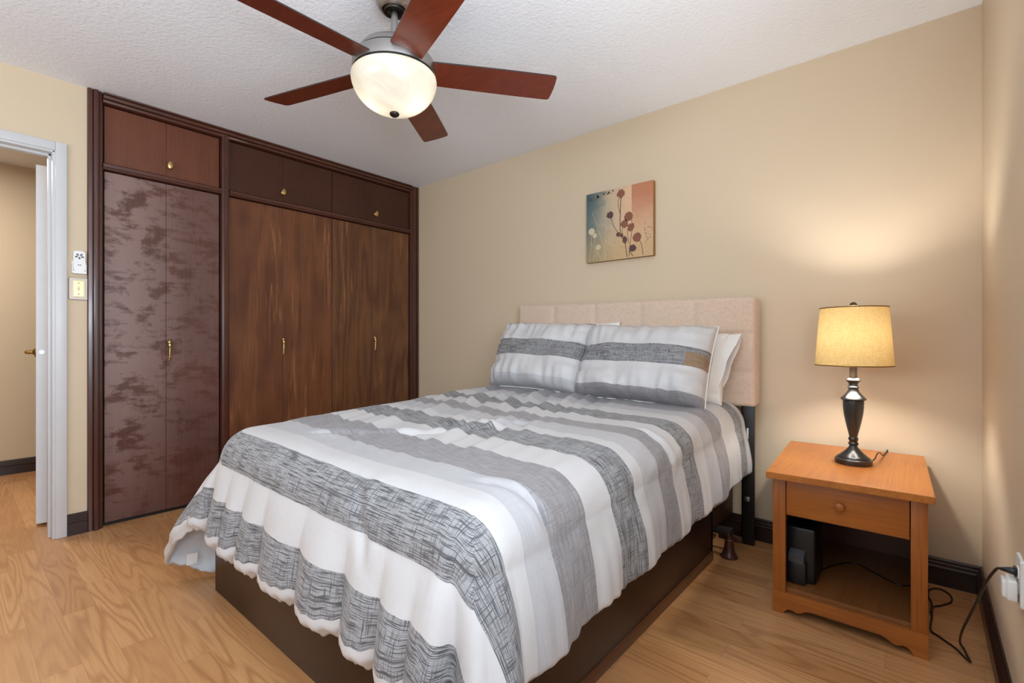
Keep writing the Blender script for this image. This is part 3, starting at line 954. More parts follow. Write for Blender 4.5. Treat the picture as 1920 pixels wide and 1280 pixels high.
# upper rail that goes on to the headboard, on a steel frame with glide legs
for xa in (PX0 - 0.010, PX1 - 0.022):
    obj('head_rail', boxes(((xa, PY1 - 0.01, 0.150), (xa + 0.032, -0.115, 0.345)), bevel=0.003), M['platform'], bed)
obj('cross_bar', boxes(((PX0, -0.33, 0.105), (PX1 + 0.065, -0.30, 0.140)), bevel=0.003), M['black_metal'], bed)
obj('frame_bar', boxes(((PX1 - 0.02, -0.255, 0.055), (PX1 + 0.090, -0.235, 0.082)), bevel=0.003), M['brown_plastic'], bed)
for x in (2.785, PX0 + 0.02):
    bm = NB()
    add_lathe(bm, [(0.040, 0.0), (0.041, 0.006), (0.034, 0.012), (0.026, 0.030), (0.021, 0.060), (0.019, 0.085), (0.016, 0.088), (0.016, 0.125)], (x, -0.315, 0), 24)
    obj('glide_leg', bm, M['brown_plastic'], bed)
for x in (2.815, 1.33):
    bm = boxes(((x - 0.03, -0.108, 0.0), (x + 0.03, -0.085, 0.76)), ((x - 0.03, -0.108, 0.0), (x - 0.022, -0.060, 0.76)), bevel=0.002)
    pst = obj('headboard_post', bm, M['black_metal'], bed)
    bm = boxes(((x - 0.004, -0.1095, 0.545), (x + 0.004, -0.107, 0.60)), bevel=0.001)  # white strip stands in for light showing through the post slot
    obj('slot_light_strip', bm, M['pillow_white'], pst)
    bm = boxes(((x - 0.012, -0.122, 0.225), (x + 0.012, -0.107, 0.25)), bevel=0.004)
    obj('bolt', bm, M['steel'], pst)
# upholstered headboard: a cushion front with stitched squares
hx0, hx1, hz0 = 1.285, 2.853, 0.705
NX, NZ = 120, 64
bm = NB()
seam_x = [hx0 + (hx1 - hx0) * k / 5 for k in range(1, 5)]
seam_z = [0.885, 1.085]


def hb_top(x):
    return 1.302 - 0.024 * (x - hx0) / (hx1 - hx0)


grid = []
for j in range(NZ + 1):
    row = []
    for i in range(NX + 1):
        a = i / NX; b = j / NZ
        # cluster samples towards the edges
        ae = 0.5 - 0.5 * math.cos(PI * a); a2 = 0.35 * ae + 0.65 * a
        be = 0.5 - 0.5 * math.cos(PI * b); b2 = 0.35 * be + 0.65 * b
        x = hx0 + (hx1 - hx0) * a2
        z = hz0 + (hb_top(x) - hz0) * b2
        ex = min(x - hx0, hx1 - x); ez = min(z - hz0, hb_top(x) - z)
        # rounded outline corners
        rc = 0.03
        if ex < rc and ez < rc:
            d = math.hypot(rc - ex, rc - ez)
            if d > rc:
                k = rc / d
                dx = (rc - ex) * (1 - k); dz = (rc - ez) * (1 - k)
                x += dx if x < (hx0 + hx1) / 2 else -dx
                z += dz if z < (hz0 + 1.29) / 2 else -dz
                ex = min(x - hx0, hx1 - x); ez = min(z - hz0, hb_top(x) - z)
        e = max(0.0, min(ex, ez))
        rr = 0.026
        prof_y = 0.050 + (math.sqrt(max(0, rr * rr - (rr - min(e, rr)) ** 2)))
        dep = 0
        for sx in seam_x: dep = max(dep, 0.0065 * math.exp(-((x - sx) / 0.008) ** 2) + 0.004 * math.exp(-((x - sx) / 0.03) ** 2))
        for sz in seam_z: dep = max(dep, 0.0065 * math.exp(-((z - sz) / 0.008) ** 2) + 0.004 * math.exp(-((z - sz) / 0.03) ** 2))
        y = -(0.040 + prof_y - dep)
        row.append(bm.verts.new((x, y, z)))
    grid.append(row)
for j in range(NZ):
    for i in range(NX):
        bm.faces.new((grid[j][i], grid[j][i + 1], grid[j + 1][i + 1], grid[j + 1][i]))
# sides and back
edge = [grid[0][i] for i in range(NX + 1)] + [grid[j][NX] for j in range(1, NZ + 1)] + [grid[NZ][i] for i in range(NX - 1, -1, -1)] + [grid[j][0] for j in range(NZ - 1, 0, -1)]
back = [bm.verts.new((v.co.x, -0.030, v.co.z)) for v in edge]
n = len(edge)
for q in range(n):
    bm.faces.new((edge[q], edge[(q + 1) % n], back[(q + 1) % n], back[q]))
bm.faces.new(back[::-1])
obj('headboard', bm, M['headboard'], bed, ang=60)


# ------------------------------------------------------------------ comforter
XL, XR, YF, YH = 1.275, 2.800, -2.075, -0.115
RR = 0.13
ixl, ixr, iyf = XL + RR, XR - RR, YF + RR


def ztop(x, y):
    """height of the made bed: a little higher at the head and the left"""
    t = (y - YF) / (YH - YF)
    z = 0.688 + 0.072 * np.clip(t / 0.8, 0, 1.1)
    z = z - 0.030 * ((x - XL) / (XR - XL))
    return z


def vnoise(X, Y, Z, scale):
    X = np.asarray(X, float); out = np.empty(X.shape)
    fx, fy, fz = X.ravel(), np.asarray(Y, float).ravel(), np.asarray(Z, float).ravel()
    o = out.ravel()
    for k in range(fx.size):
        o[k] = noise.noise(Vector((fx[k] * scale, fy[k] * scale, fz[k] * scale)))
    return o.reshape(X.shape)


def gridpts():
    pass


def crease(U, V, a, b, depth, width):
    """a short groove pressed in the cloth from a to b"""
    ax, ay = a; bx, by = b
    L = math.hypot(bx - ax, by - ay)
    tx, ty = (bx - ax) / L, (by - ay) / L
    s = (U - ax) * tx + (V - ay) * ty
    d = (U - ax) * -ty + (V - ay) * tx
    along = sst(s, -0.05, 0.05) * (1 - sst(s, L - 0.05, L + 0.06))
    return along * depth * (-np.exp(-(d / width) ** 2) + 0.55 * np.exp(-((d - width * 2.0) / (width * 1.6)) ** 2) + 0.35 * np.exp(-((d + width * 2.2) / (width * 1.8)) ** 2))


def top_disp(U, V):
    """folds on the top of the comforter, as a function of cloth coordinates"""
    w1 = vnoise(U, V, U * 0 + 3.1, 2.2)
    w2 = vnoise(U, V, U * 0 + 9.7, 6.0)
    d = 0.010 * w1 + 0.004 * w2
    # ripples that run along the bed
    env = sst(V, -1.98, -1.55) * (1 - sst(V, -0.45, -0.2)) * (1 - 0.75 * sst(U, 2.15, 2.55)) * sst(U, 1.2, 1.4)
    env = env * (0.55 + 0.9 * np.clip(vnoise(U, V, U * 0 + 21.0, 1.7) + 0.25, 0, 1))
    ph = (U + 0.30 * (V + 1.2) + 0.085 * vnoise(U, V, U * 0 + 5.5, 2.2)) / 0.088 * 2 * PI
    rip = np.sin(ph + 0.6 * np.sin(ph)) * (0.7 + 0.7 * vnoise(U, V, U * 0 + 44.0, 4.0))
    d = d + 0.0095 * env * rip
    ph2 = (U + 0.10 * (V + 1.2) + 0.06 * vnoise(U, V, U * 0 + 15.5, 2.0)) / 0.23 * 2 * PI
    d = d + 0.007 * env * np.sin(ph2)
    # a few long tension folds and pinched stitches
    d = d + crease(U, V, (1.72, -1.86), (2.02, -1.60), 0.016, 0.016)
    d = d + crease(U, V, (2.02, -1.60), (2.22, -1.32), 0.013, 0.018)
    d = d + crease(U, V, (1.95, -1.42), (2.30, -1.20), 0.012, 0.016)
    d = d + crease(U, V, (2.60, -1.86), (2.83, -1.81), 0.014, 0.013)
    d = d + crease(U, V, (2.66, -1.085), (2.86, -1.055), 0.013, 0.012)
    d = d + crease(U, V, (2.70, -0.50), (2.86, -0.46), 0.010, 0.012)
    d = d + crease(U, V, (2.30, -2.02), (2.42, -2.22), 0.010, 0.020)
    return d


def keys(x, ks):
    xs = [k[0] for k in ks]; ys = [k[1] for k in ks]
    x = np.asarray(x, float)
    # smooth (cosine) interpolation between keys
    i = np.clip(np.searchsorted(xs, x, side='right') - 1, 0, len(xs) - 2)
    xs = np.array(xs); ys = np.array(ys)
    t = np.clip((x - xs[i]) / (xs[i + 1] - xs[i]), 0, 1)
    t = t * t * (3 - 2 * t)
    return ys[i] * (1 - t) + ys[i + 1] * t


NXT, NYT, NQ, NC = 130, 170, 64, 56
xs = np.linspace(ixl, ixr, NXT)
ys = np.linspace(iyf, YH, NYT)
DL, DF, DRR = 0.70, 0.53, 0.47          # cloth overhang past the inner rectangle, by side

# perimeter stations: (inner x, inner y, angle, side tag, cloth hem offset du, dv, h_hem, drop_hem)
st = []
for y in ys[::-1]:                       # left side, head to foot
    f = (y - iyf) / (YH - iyf)
    st.append((ixl, y, 180.0, 'L', -DL, 0.0, 0.17 + 0.08 * (1 - f) ** 3, 0.60 + 0.065 * (1 - f)))
KH = [(0, .25), (10, .35), (26, .50), (42, .37), (60, .24), (76, .165), (90, .195)]
KD = [(0, .675), (10, .675), (26, .61), (42, .47), (60, .385), (76, .395), (90, .425)]
for k in range(1, NC):
    p = 90.0 * k / NC
    if p <= 26: du, dv = -DL, -DF * p / 26
    else: du, dv = -DL * (90 - p) / 64, -DF
    st.append((ixl, iyf, 180.0 + p, 'CL', du, dv, float(keys(p, KH)), float(keys(p, KD))))
for x in xs:
    st.append((x, iyf, 270.0, 'F', 0.0, -DF, 0.195, 0.425))
KH2 = [(0, .195), (22, .205), (45, .285), (68, .235), (90, .175)]
KD2 = [(0, .425), (22, .455), (45, .555), (68, .475), (90, .395)]
for k in range(1, NC):
    p = 90.0 * k / NC
    if p <= 45: du, dv = DRR * p / 45, -DF
    else: du, dv = DRR, -DF * (90 - p) / 45
    st.append((ixr, iyf, 270.0 + p, 'CR', du, dv, float(keys(p, KH2)), float(keys(p, KD2))))
for y in ys:
    f = (y - iyf) / (YH - iyf)
    st.append((ixr, y, 360.0, 'R', DRR, 0.0, 0.175 - 0.01 * f, 0.395))
NS = len(st)
IX = np.array([s[0] for s in st]); IY = np.array([s[1] for s in st]); AN = np.radians([s[2] for s in st])
SD = np.array([s[3] for s in st])
DU = np.array([s[4] for s in st]); DV = np.array([s[5] for s in st])
HH = np.array([s[6] for s in st]); DD = np.array([s[7] for s in st])
# running length along the skirt (at mid height), used to lay the folds
PXm = IX + np.cos(AN) * HH; PYm = IY + np.sin(AN) * HH
run = np.concatenate([[0], np.cumsum(np.hypot(np.diff(PXm), np.diff(PYm)))])
isF = np.array([1.0 if s in ('F',) else (0.8 if s in ('CL',) else (0.7 if s == 'CR' else 0.0)) for s in SD])
k = np.ones(31) / 31
isFs = np.convolve(np.pad(isF, 15, mode='edge'), k, mode='valid')
# vertical folds of the skirt
wr = np.array([noise.noise(Vector((r * 1.9, 4.4, 0))) for r in run])
wr2 = np.array([noise.noise(Vector((r * 4.3, 14.4, 0))) for r in run])
ph = (run + 0.13 * wr + 0.035 * wr2) / 0.175 * PI
puff = np.abs(np.sin(ph)) ** 0.75                       # round puffs with sharp valleys between
size = 0.65 + 0.55 * np.clip(np.array([noise.noise(Vector((r * 2.7, 40.0, 0))) for r in run]) + 0.4, 0, 1)
foldF = 2.0 * (puff - 0.62) * size + 0.55 * wr2
ph3 = (run + 0.10 * wr) / 0.245 * 2 * PI
foldR = 0.75 * np.sin(ph3) + 0.7 * wr2 + 0.25 * np.sin((run + 0.04 * wr2) / 0.062 * 2 * PI)
fold = foldF * isFs + foldR * (1 - isFs)
amp = 0.024 * isFs + 0.011 * (1 - isFs)
hem_w = 0.020 * isFs * (puff - 0.62) + (0.0035 + 0.002 * isFs) * np.sin(run / 0.052 * 2 * PI + 2.0 * wr2) + 0.012 * wr2
DD2 = DD + hem_w
# a deep valley where the foot meets the right side
valley = np.zeros(NS)
for i_, s_ in enumerate(st):
    if s_[3] in ('F', 'CR'):
        valley[i_] = math.exp(-((s_[2] - 270 - 30) / 11.0) ** 2) if s_[3] == 'CR' else 0.0

qs = np.linspace(0, 1, NQ + 1)
ARC = RR * PI / 2
V3 = np.zeros((NS, NQ + 1, 3)); UVs = np.zeros((NS, NQ + 1, 2))
for i in range(NS):
    h1, d1 = HH[i], DD[i]
    Ltail = math.hypot(max(h1 - RR, 0.0) if True else 0, d1 - RR)
    Lt = ARC + Ltail
    r = qs * Lt
    th = np.minimum(r / RR, PI / 2)
    h = RR * np.sin(th); d = RR * (1 - np.cos(th))
    t = np.clip((r - ARC) / Ltail, 0, 1)
    bulge = np.sin(PI * t) * 0.012
    h = np.where(r > ARC, RR + (h1 - RR) * t + bulge, h)
    d = np.where(r > ARC, RR + (d1 - RR) * t, d)
    # puffy hem that rolls in under itself
    roll = sst(t, 0.86, 1.0)
    h = h - 0.030 * roll ** 1.6
    u = IX[i] + DU[i] * qs
    v = IY[i] + DV[i] * qs
    ss = sst(r, 0.17, Lt * 0.95)
    dsp = fold[i] * amp[i] * ss * (1 - 0.35 * roll) - 0.045 * valley[i] * sst(r, 0.16, Lt * 0.8)
    nx = np.where(r > ARC, 1.0, np.sin(th)); nz = np.where(r > ARC, 0.0, np.cos(th))
    zt = ztop(IX[i], IY[i])
    V3[i, :, 0] = IX[i] + np.cos(AN[i]) * (h + dsp * nx)
    V3[i, :, 1] = IY[i] + np.sin(AN[i]) * (h + dsp * nx)
    V3[i, :, 2] = zt - d + dsp * nz - hem_w[i] * t ** 2.5
    UVs[i, :, 0] = u; UVs[i, :, 1] = v
# top wrinkles carry on over the edge and fade down the skirt
td = top_disp(UVs[:, :, 0], UVs[:, :, 1])
fade = (1 - sst(qs, 0.42, 0.75))[None, :]
qarc = np.clip(qs * 2.2, 0, 1) * PI / 2
V3[:, :, 2] += td * fade * np.cos(qarc)[None, :]
V3[:, :, 0] += td * fade * (np.sin(qarc)[None, :] * np.cos(AN)[:, None])
V3[:, :, 1] += td * fade * (np.sin(qarc)[None, :] * np.sin(AN)[:, None])
# deep valley by the right front corner and a pulled fold on the foot
lo = vnoise(UVs[:, :, 0], UVs[:, :, 1], UVs[:, :, 0] * 0 + 31.0, 7.0) * 0.006 * sst(qs, 0.15, 0.5)[None, :]
V3[:, :, 0] += lo * np.cos(AN)[:, None]; V3[:, :, 1] += lo * np.sin(AN)[:, None]
V3[:, :, 2] = np.maximum(V3[:, :, 2], 0.03)

TX, TY = np.meshgrid(xs, ys)
TZ = ztop(TX, TY) + top_disp(TX, TY)
nv_top = NXT * NYT
verts = [(TX[j, i], TY[j, i], TZ[j, i]) for j in range(NYT) for i in range(NXT)]
uvs = [(TX[j, i], TY[j, i]) for j in range(NYT) for i in range(NXT)]
faces = [(j * NXT + i, j * NXT + i + 1, (j + 1) * NXT + i + 1, (j + 1) * NXT + i) for j in range(NYT - 1) for i in range(NXT - 1)]
off = nv_top
for i in range(NS):
    for q in range(NQ + 1):
        verts.append(tuple(V3[i, q])); uvs.append(tuple(UVs[i, q]))
for i in range(NS - 1):
    for q in range(NQ):
        a = off + i * (NQ + 1) + q; b = off + (i + 1) * (NQ + 1) + q
        faces.append((a, a + 1, b + 1, b))
me = bpy.data.meshes.new('comforter')
me.from_pydata([tuple(float(c) for c in v) for v in verts], [], faces)
uvl = me.uv_layers.new(name='UVMap')
li = np.empty(len(me.loops), dtype=np.int32); me.loops.foreach_get('vertex_index', li)
uva = np.array(uvs, dtype=np.float32)[li].ravel()
uvl.data.foreach_set('uv', uva)
bm = NB(); bm.from_mesh(me)
bmesh.ops.remove_doubles(bm, verts=bm.verts, dist=0.0004)
bmesh.ops.recalc_face_normals(bm, faces=bm.faces)
# make sure the top faces up
upz = sum(f.normal.z * f.calc_area() for f in bm.faces)
if upz < 0: bmesh.ops.reverse_faces(bm, faces=bm.faces)
bm.to_mesh(me); bm.free()
me.polygons.foreach_set('use_smooth', [True] * len(me.polygons))
me.materials.append(M['bedding']); me.materials.append(M['lining'])
comf = bpy.data.objects.new('comforter', me)
COL.objects.link(comf)
tag(comf, 'puffy white comforter with grey and black crosshatch stripes spread over the bed', 'comforter')
sol = comf.modifiers.new('thickness', 'SOLIDIFY')
sol.thickness = 0.018; sol.offset = -1; sol.material_offset = 1; sol.material_offset_rim = 0
# sewn-in care label at the low corner
tip = Vector(V3[NYT + 11, NQ])
bm = NB()
add_prism(bm, [(-0.020, -0.050), (0.020, -0.050), (0.020, 0), (-0.020, 0)], tip + Vector((0.055, -0.004, 0.058)), (0.24, 0.97, 0.0), (0.10, 0.0, 0.99), (0.97, -0.24, 0.0), 0.0012)
o = obj('care_label', bm, M['white_plastic'], comf)

# ------------------------------------------------------------------ pillows


def pillow(name, W, Hh, T, mats, seed, flange=0.0, sag=0.0, nu=72, nv=52, pinch=0.06, wr=0.006, uvmap=True):
    """a stuffed pillow standing in the x-z plane, front towards -y, corner-to-corner seam"""
    fr, bk = [], []
    bm = NB()
    uvlay = bm.loops.layers.uv.new('UVMap')
    info = {}
    for side in (1, -1):
        g_ = []
        for j in range(nv + 1):
            row = []
            for i in range(nu + 1):
                a = -1 + 2 * i / nu; b = -1 + 2 * j / nv
                a = math.sin(a * PI / 2) * 0.6 + a * 0.4; b = math.sin(b * PI / 2) * 0.6 + b * 0.4
                # sides drawn in between the corners
                x = a * W / 2 * (1 - pinch * (1 - b * b) * abs(a) ** 3 * 0.55)
                z = b * Hh / 2 * (1 - pinch * (1 - a * a) * abs(b) ** 3)
                e = (max(0.0, 1 - a ** 4)) ** 0.42 * (max(0.0, 1 - b ** 4)) ** 0.42
                sagw = 1 + sag * (-b) * 0.45
                y = T / 2 * e * sagw
                # puckers that start at the seam
                n1 = noise.noise(Vector((a * 9 + seed, side * 3.0, 0.7 * b)))
                n2 = noise.noise(Vector((a * 2.2 + seed * 2, b * 2.2, side * 2.0)))
                n3 = noise.noise(Vector((b * 8 + seed, side * 5.0, 0.5 * a + 9)))
                y += e * (wr * n1 * abs(b) ** 1.5 * 2.2 + wr * n3 * abs(a) ** 3 * 1.6 + wr * 1.3 * n2)
                if (i in (0, nu) or j in (0, nv)):
                    y = 0.0
                    if side == -1:
                        row.append(fr[j][i]); continue
                v = bm.verts.new((x, -y * side, z))
                info[v] = (a, b)
                row.append(v)
            g_.append(row)
        if side == 1: fr = g_
        else: bk = g_
        for j in range(nv):
            for i in range(nu):
                q = (g_[j][i], g_[j][i + 1], g_[j + 1][i + 1], g_[j + 1][i])
                if side == -1: q = q[::-1]
                try:
                    f = bm.faces.new(q)
                except ValueError:
                    continue
                f.material_index = 0 if side == 1 else min(1, len(mats) - 1)
                f.smooth = True
                for lp in f.loops:
                    a, b = info[lp.vert]
                    lp[uvlay].uv = ((a + 1) / 2 * W, (b + 1) / 2 * 1.0)
    if flange > 0:
        # thin flat flange (open pillowcase hem) past the right end
        pass
    bmesh.ops.recalc_face_normals(bm, faces=bm.faces)
    me = bpy.data.meshes.new(name)
    bm.to_mesh(me)
    rim = [fr[0][i].co.copy() for i in range(nu + 1)] + [fr[j][nu].co.copy() for j in range(1, nv + 1)] + \
          [fr[nv][i].co.copy() for i in range(nu - 1, -1, -1)] + [fr[j][0].co.copy() for j in range(nv - 1, 0, -1)]
    bm.free()
    for m in mats: me.materials.append(m)
    return me, rim


def m_sham(name, bands, W, patch):
    t_ = m_bedding(name, bands, 0.0, 1.0, patch=False)
    return t_


def place_pillow(name, W, Hh, T, mats, seed, loc, tilt, yaw, roll, label, sag=0.3, piping=None, wr=0.006, pinch=0.06, group=None):
    root = bpy.data.objects.new(name, None); root.empty_display_size = 0.05
    COL.objects.link(root)
    tag(root, label, 'pillow', group)
    root.location = loc
    root.rotation_euler = (R_(tilt), R_(roll), R_(yaw))
    me, rim = pillow('pillow_body', W, Hh, T, mats, seed, sag=sag, wr=wr, pinch=pinch)
    o = bpy.data.objects.new('cover', me); COL.objects.link(o); o.parent = root
    if piping:
        bm = NB()
        pts = rim + [rim[0], rim[1]]
        add_tube(bm, pts, 0.0042, 8, cap=False)
        p = obj('piping', bm, piping)
        p.parent = root
    return root


M['sham_left'] = m_bedding('left sham weave', SHL, 0.0, 1.0)
M['sham_right'] = m_bedding('right sham weave', SH, 0.0, 1.0, True)
M['patch'] = m_fabric('ochre woven patch', srgb(168, 126, 66), srgb(96, 76, 46), 300, 0.8)
M['sham_back'] = plain('grey satin sham back', srgb(206, 206, 208), 0.5, bump=(24, 0.2))

pl = place_pillow('pillow_sham', 0.68, 0.45, 0.23, [M['sham_left'], M['sham_back']], 3.0, (1.683, -0.365, 0.952), -24, 2, 1.5,
                  'smaller left striped pillow sham propped against the headboard', piping=M['pillow_white'], wr=0.019, group='striped pillow shams')
prt = place_pillow('pillow_sham', 0.72, 0.44, 0.24, [M['sham_right'], M['sham_back']], 8.0, (2.362, -0.375, 0.927), -24, 1, 1.5,
                   'larger right striped pillow sham with small ochre patch in its dark band', piping=M['pillow_white'], wr=0.019, group='striped pillow shams')
pb = place_pillow('pillow', 0.64, 0.38, 0.15, [M['pillow_white'], M['pillow_white']], 12.0, (2.420, -0.205, 0.905), -17, -2, 0,
                  'plain white pillow behind the right sham with open case hem', sag=0.2, group='plain white pillows')
# open end of the pillowcase: a soft two-layer sleeve past the pillow
bm = NB()
rings = []
for q in range(15):
    t = q / 14
    ring = []
    for k in range(40):
        a = 2 * PI * k / 40
        zz = math.sin(a); yy = math.cos(a)
        hgt = 0.185 + 0.008 * t
        xx = 0.235 + (0.095 + 0.050 * zz) * t + 0.006 * noise.noise(Vector((zz * 3, yy, 2.0)))
        thk = (0.062 * (1 - t) ** 1.2 + 0.016 + 0.020 * t * t) * (1 - 0.75 * abs(zz) ** 3)
        wav = 0.010 * math.sin(zz * 7 + 3 * t) * t
        ring.append(bm.verts.new((xx, yy * thk + wav, zz * hgt - 0.004 + 0.004 * noise.noise(Vector((a, t * 3, 5))))))
    rings.append(ring)
for A, B in zip(rings[:-1], rings[1:]):
    for k in range(40): bm.faces.new((A[k], A[(k + 1) % 40], B[(k + 1) % 40], B[k]))
hem = obj('case_hem', bm, M['pillow_white'], None, ang=80)
hem.parent = pb
so = hem.modifiers.new('cloth', 'SOLIDIFY'); so.thickness = 0.003
place_pillow('pillow', 0.70, 0.44, 0.13, [M['pillow_white'], M['pillow_white']], 17.0, (1.760, -0.190, 0.945), -15, 1, -1,
             'plain white pillow behind the left sham, one corner showing', sag=0.2, group='plain white pillows')

# ------------------------------------------------------------------ wall print
pic = thing('wall_print', 'square canvas print of rust thistle heads on the beige wall', 'picture', (2.04, -0.02, 1.787))
px0, px1, pz0, pz1 = 1.807, 2.272, 1.562, 2.014
bm = NB()
add_box(bm, (px0, -0.034, pz0), (px1, -0.002, pz1), 0.002, 1)
obj('canvas_block', bm, M['canvas_edge'], pic)
bm = NB()
uvl = bm.loops.layers.uv.new('UVMap')
vs = [bm.verts.new(p) for p in ((px0 + 0.001, -0.0345, pz0 + 0.001), (px1 - 0.001, -0.0345, pz0 + 0.001), (px1 - 0.001, -0.0345, pz1 - 0.001), (px0 + 0.001, -0.0345, pz1 - 0.001))]
f = bm.faces.new(vs)
for lp, uvc in zip(f.loops, ((0, 0), (1, 0), (1, 1), (0, 1))): lp[uvl].uv = uvc
me = bpy.data.meshes.new('picture_face'); bm.to_mesh(me); bm.free(); me.materials.append(M['canvas'])
o = bpy.data.objects.new('picture_face', me); COL.objects.link(o); o.parent = pic
o.matrix_parent_inverse = Matrix.Translation(-Vector(pic.location))


def pw(u, v):
    return (px0 + (px1 - px0) * u, pz0 + (pz1 - pz0) * v)


def blot(bm, u, v, r, seed, spik=0.25, sq=1.0):
    x, z = pw(u, v)
    poly = []
    for q in range(26):
        a = 2 * PI * q / 26
        rr = r * (1 + spik * (random.random() - 0.45))
        poly.append((x + rr * math.cos(a), z + rr * sq * math.sin(a)))
    add_prism(bm, poly, (0, -0.0346, 0), (1, 0, 0), (0, 0, 1), (0, -1, 0), 0.0006)


def stem(bm, pts, w):
    P = smooth_path([(pw(u, v)[0], 0, pw(u, v)[1]) for u, v in pts], 8)
    Lp, Rp = [], []
    for i, p in enumerate(P):
        d = P[min(i + 1, len(P) - 1)] - P[max(i - 1, 0)]
        nrm = Vector((-d.z, 0, d.x)).normalized() * w
        Lp.append((p.x + nrm.x, p.z + nrm.z)); Rp.append((p.x - nrm.x, p.z - nrm.z))
    for i in range(len(P) - 1):
        add_prism(bm, [Lp[i], Lp[i + 1], Rp[i + 1], Rp[i]], (0, -0.0346, 0), (1, 0, 0), (0, 0, 1), (0, -1, 0), 0.0004)


def part_stem(pts, w, mat):
    bm = NB(); stem(bm, pts, w)
    bmesh.ops.remove_doubles(bm, verts=bm.verts, dist=1e-6)
    return obj('printed_stem', bm, mat, pic, smooth=False)


def part_head(u, v, r, mat, spik, sq=1.0):
    bm = NB(); blot(bm, u, v, r, 1, spik, sq)
    return obj('printed_flower_head', bm, mat, pic, smooth=False)


for pts_, w_ in (([(0.63, 0.02), (0.60, 0.22), (0.535, 0.36), (0.53, 0.62), (0.545, 0.9)], 0.0024), ([(0.535, 0.62), (0.50, 0.76), (0.53, 0.9)], 0.0016),
                 ([(0.52, 0.34), (0.42, 0.50), (0.385, 0.66)], 0.0018), ([(0.60, 0.24), (0.56, 0.38), (0.60, 0.52)], 0.0018), ([(0.655, 0.2), (0.64, 0.38), (0.68, 0.48)], 0.0015),
                 ([(0.67, 0.14), (0.70, 0.40), (0.69, 0.62)], 0.0016), ([(0.66, 0.02), (0.67, 0.12), (0.72, 0.17)], 0.0016), ([(0.72, 0.02), (0.66, 0.10)], 0.0022),
                 ([(0.86, 0.02), (0.84, 0.16), (0.79, 0.26)], 0.0016)):
    part_stem(pts_, w_, M['print_brown'])
for (u_, v_, r_, k_, q_) in ((0.55, 0.33, 0.012, 0.5, 1), (0.50, 0.35, 0.014, 0.6, 1), (0.60, 0.26, 0.015, 0.5, 1.4)):
    part_head(u_, v_, r_, M['print_brown'], k_, q_)
for (u_, v_, r_, k_) in ((0.545, 0.91, 0.027, 0.4), (0.655, 0.57, 0.029, 0.15), (0.595, 0.48, 0.026, 0.3), (0.69, 0.42, 0.023, 0.4), (0.775, 0.27, 0.028, 0.12)):
    part_head(u_, v_, r_, M['print_rust'], k_)
for (u_, v_, r_, k_) in ((0.375, 0.64, 0.022, 0.35), (0.715, 0.13, 0.023, 0.4)):
    part_head(u_, v_, r_, M['print_plum'], k_)
for (u_, v_, r_, k_) in ((0.085, 0.45, 0.022, 0.2), (0.135, 0.385, 0.015, 0.2), (0.195, 0.21, 0.018, 0.25)):
    part_head(u_, v_, r_, M['print_cream'], k_)
bm = NB()
for k in range(26):
    blot(bm, 0.88 + 0.10 * random.random(), 0.18 + 0.32 * random.random(), 0.0016 + 0.0014 * random.random(), 3, 0.6)
for k in range(34):
    uu = 0.02 + 0.42 * random.random()
    blot(bm, uu, 0.985 - 0.05 * random.random() - 0.03 * (uu < 0.2), 0.0018 + 0.0035 * random.random(), 3, 0.7)
o = obj('printed_speckles', bm, M['print_plum'], pic, smooth=False)
o['kind'] = 'stuff'
for (a, b) in (((0.05, 0.03), (0.08, 0.42)), ((0.12, 0.02), (0.13, 0.36)), ((0.16, 0.02), (0.19, 0.19)), ((0.32, 0.05), (0.10, 0.72)), ((0.30, 0.04), (0.36, 0.40)), ((0.04, 0.02), (0.20, 0.14)), ((0.24, 0.02), (0.06, 0.30)), ((0.28, 0.02), (0.33, 0.85))):
    part_stem([a, ((a[0] + b[0]) / 2 + 0.01, (a[1] + b[1]) / 2), b], 0.0009, M['print_cream'])

# ------------------------------------------------------------------ nightstand
ns = thing('nightstand', 'honey oak nightstand with one drawer and open shelf', 'nightstand', (3.285, -0.37, 0))
nx0, nx1 = 3.055, 3.513
nyf, nyb = -0.690, -0.045
NT_ = 0.548
bm = NB()
pts = [(3.043, -0.745), (3.531, -0.735), (3.505, -0.030), (2.995, -0.030)]
add_prism(bm, pts, (0, 0, NT_ - 0.024), (1, 0, 0), (0, 1, 0), (0, 0, 1), 0.024)
bmesh.ops.bevel(bm, geom=list(bm.edges), offset=0.002, segments=2, affect='EDGES')
obj('top', bm, M['oak_top'], ns, smooth=False)
for x0, x1 in ((nx0, nx0 + 0.044), (nx1 - 0.044, nx1)):
    obj('front_post', boxes(((x0, nyf, 0.07), (x1, nyf + 0.018, NT_ - 0.024)), bevel=0.0015), M['oak_z'], ns)
for x0, x1 in ((nx0 + 0.002, nx0 + 0.018), (nx1 - 0.018, nx1 - 0.002)):
    obj('side_panel', boxes(((x0, nyf + 0.018, 0.0), (x1, nyb, NT_ - 0.024)), bevel=0.001), M['oak_z'], ns)
obj('back_panel', boxes(((nx0 + 0.018, nyb - 0.008, 0.02), (nx1 - 0.018, nyb, NT_ - 0.024))), M['oak_dark'], ns)
obj('shelf', boxes(((nx0 + 0.018, nyf + 0.018, 0.082), (nx1 - 0.018, nyb - 0.008, 0.098))), M['oak_shelf'], ns)
obj('drawer_divider', boxes(((nx0 + 0.018, nyf + 0.03, 0.372), (nx1 - 0.018, nyb - 0.008, 0.382))), M['oak_dark'], ns)
dr = obj('drawer', boxes(((nx0 + 0.0465, nyf + 0.002, 0.382), (nx1 - 0.0465, nyf + 0.020, NT_ - 0.030)), bevel=0.0015), M['oak_x'], ns)
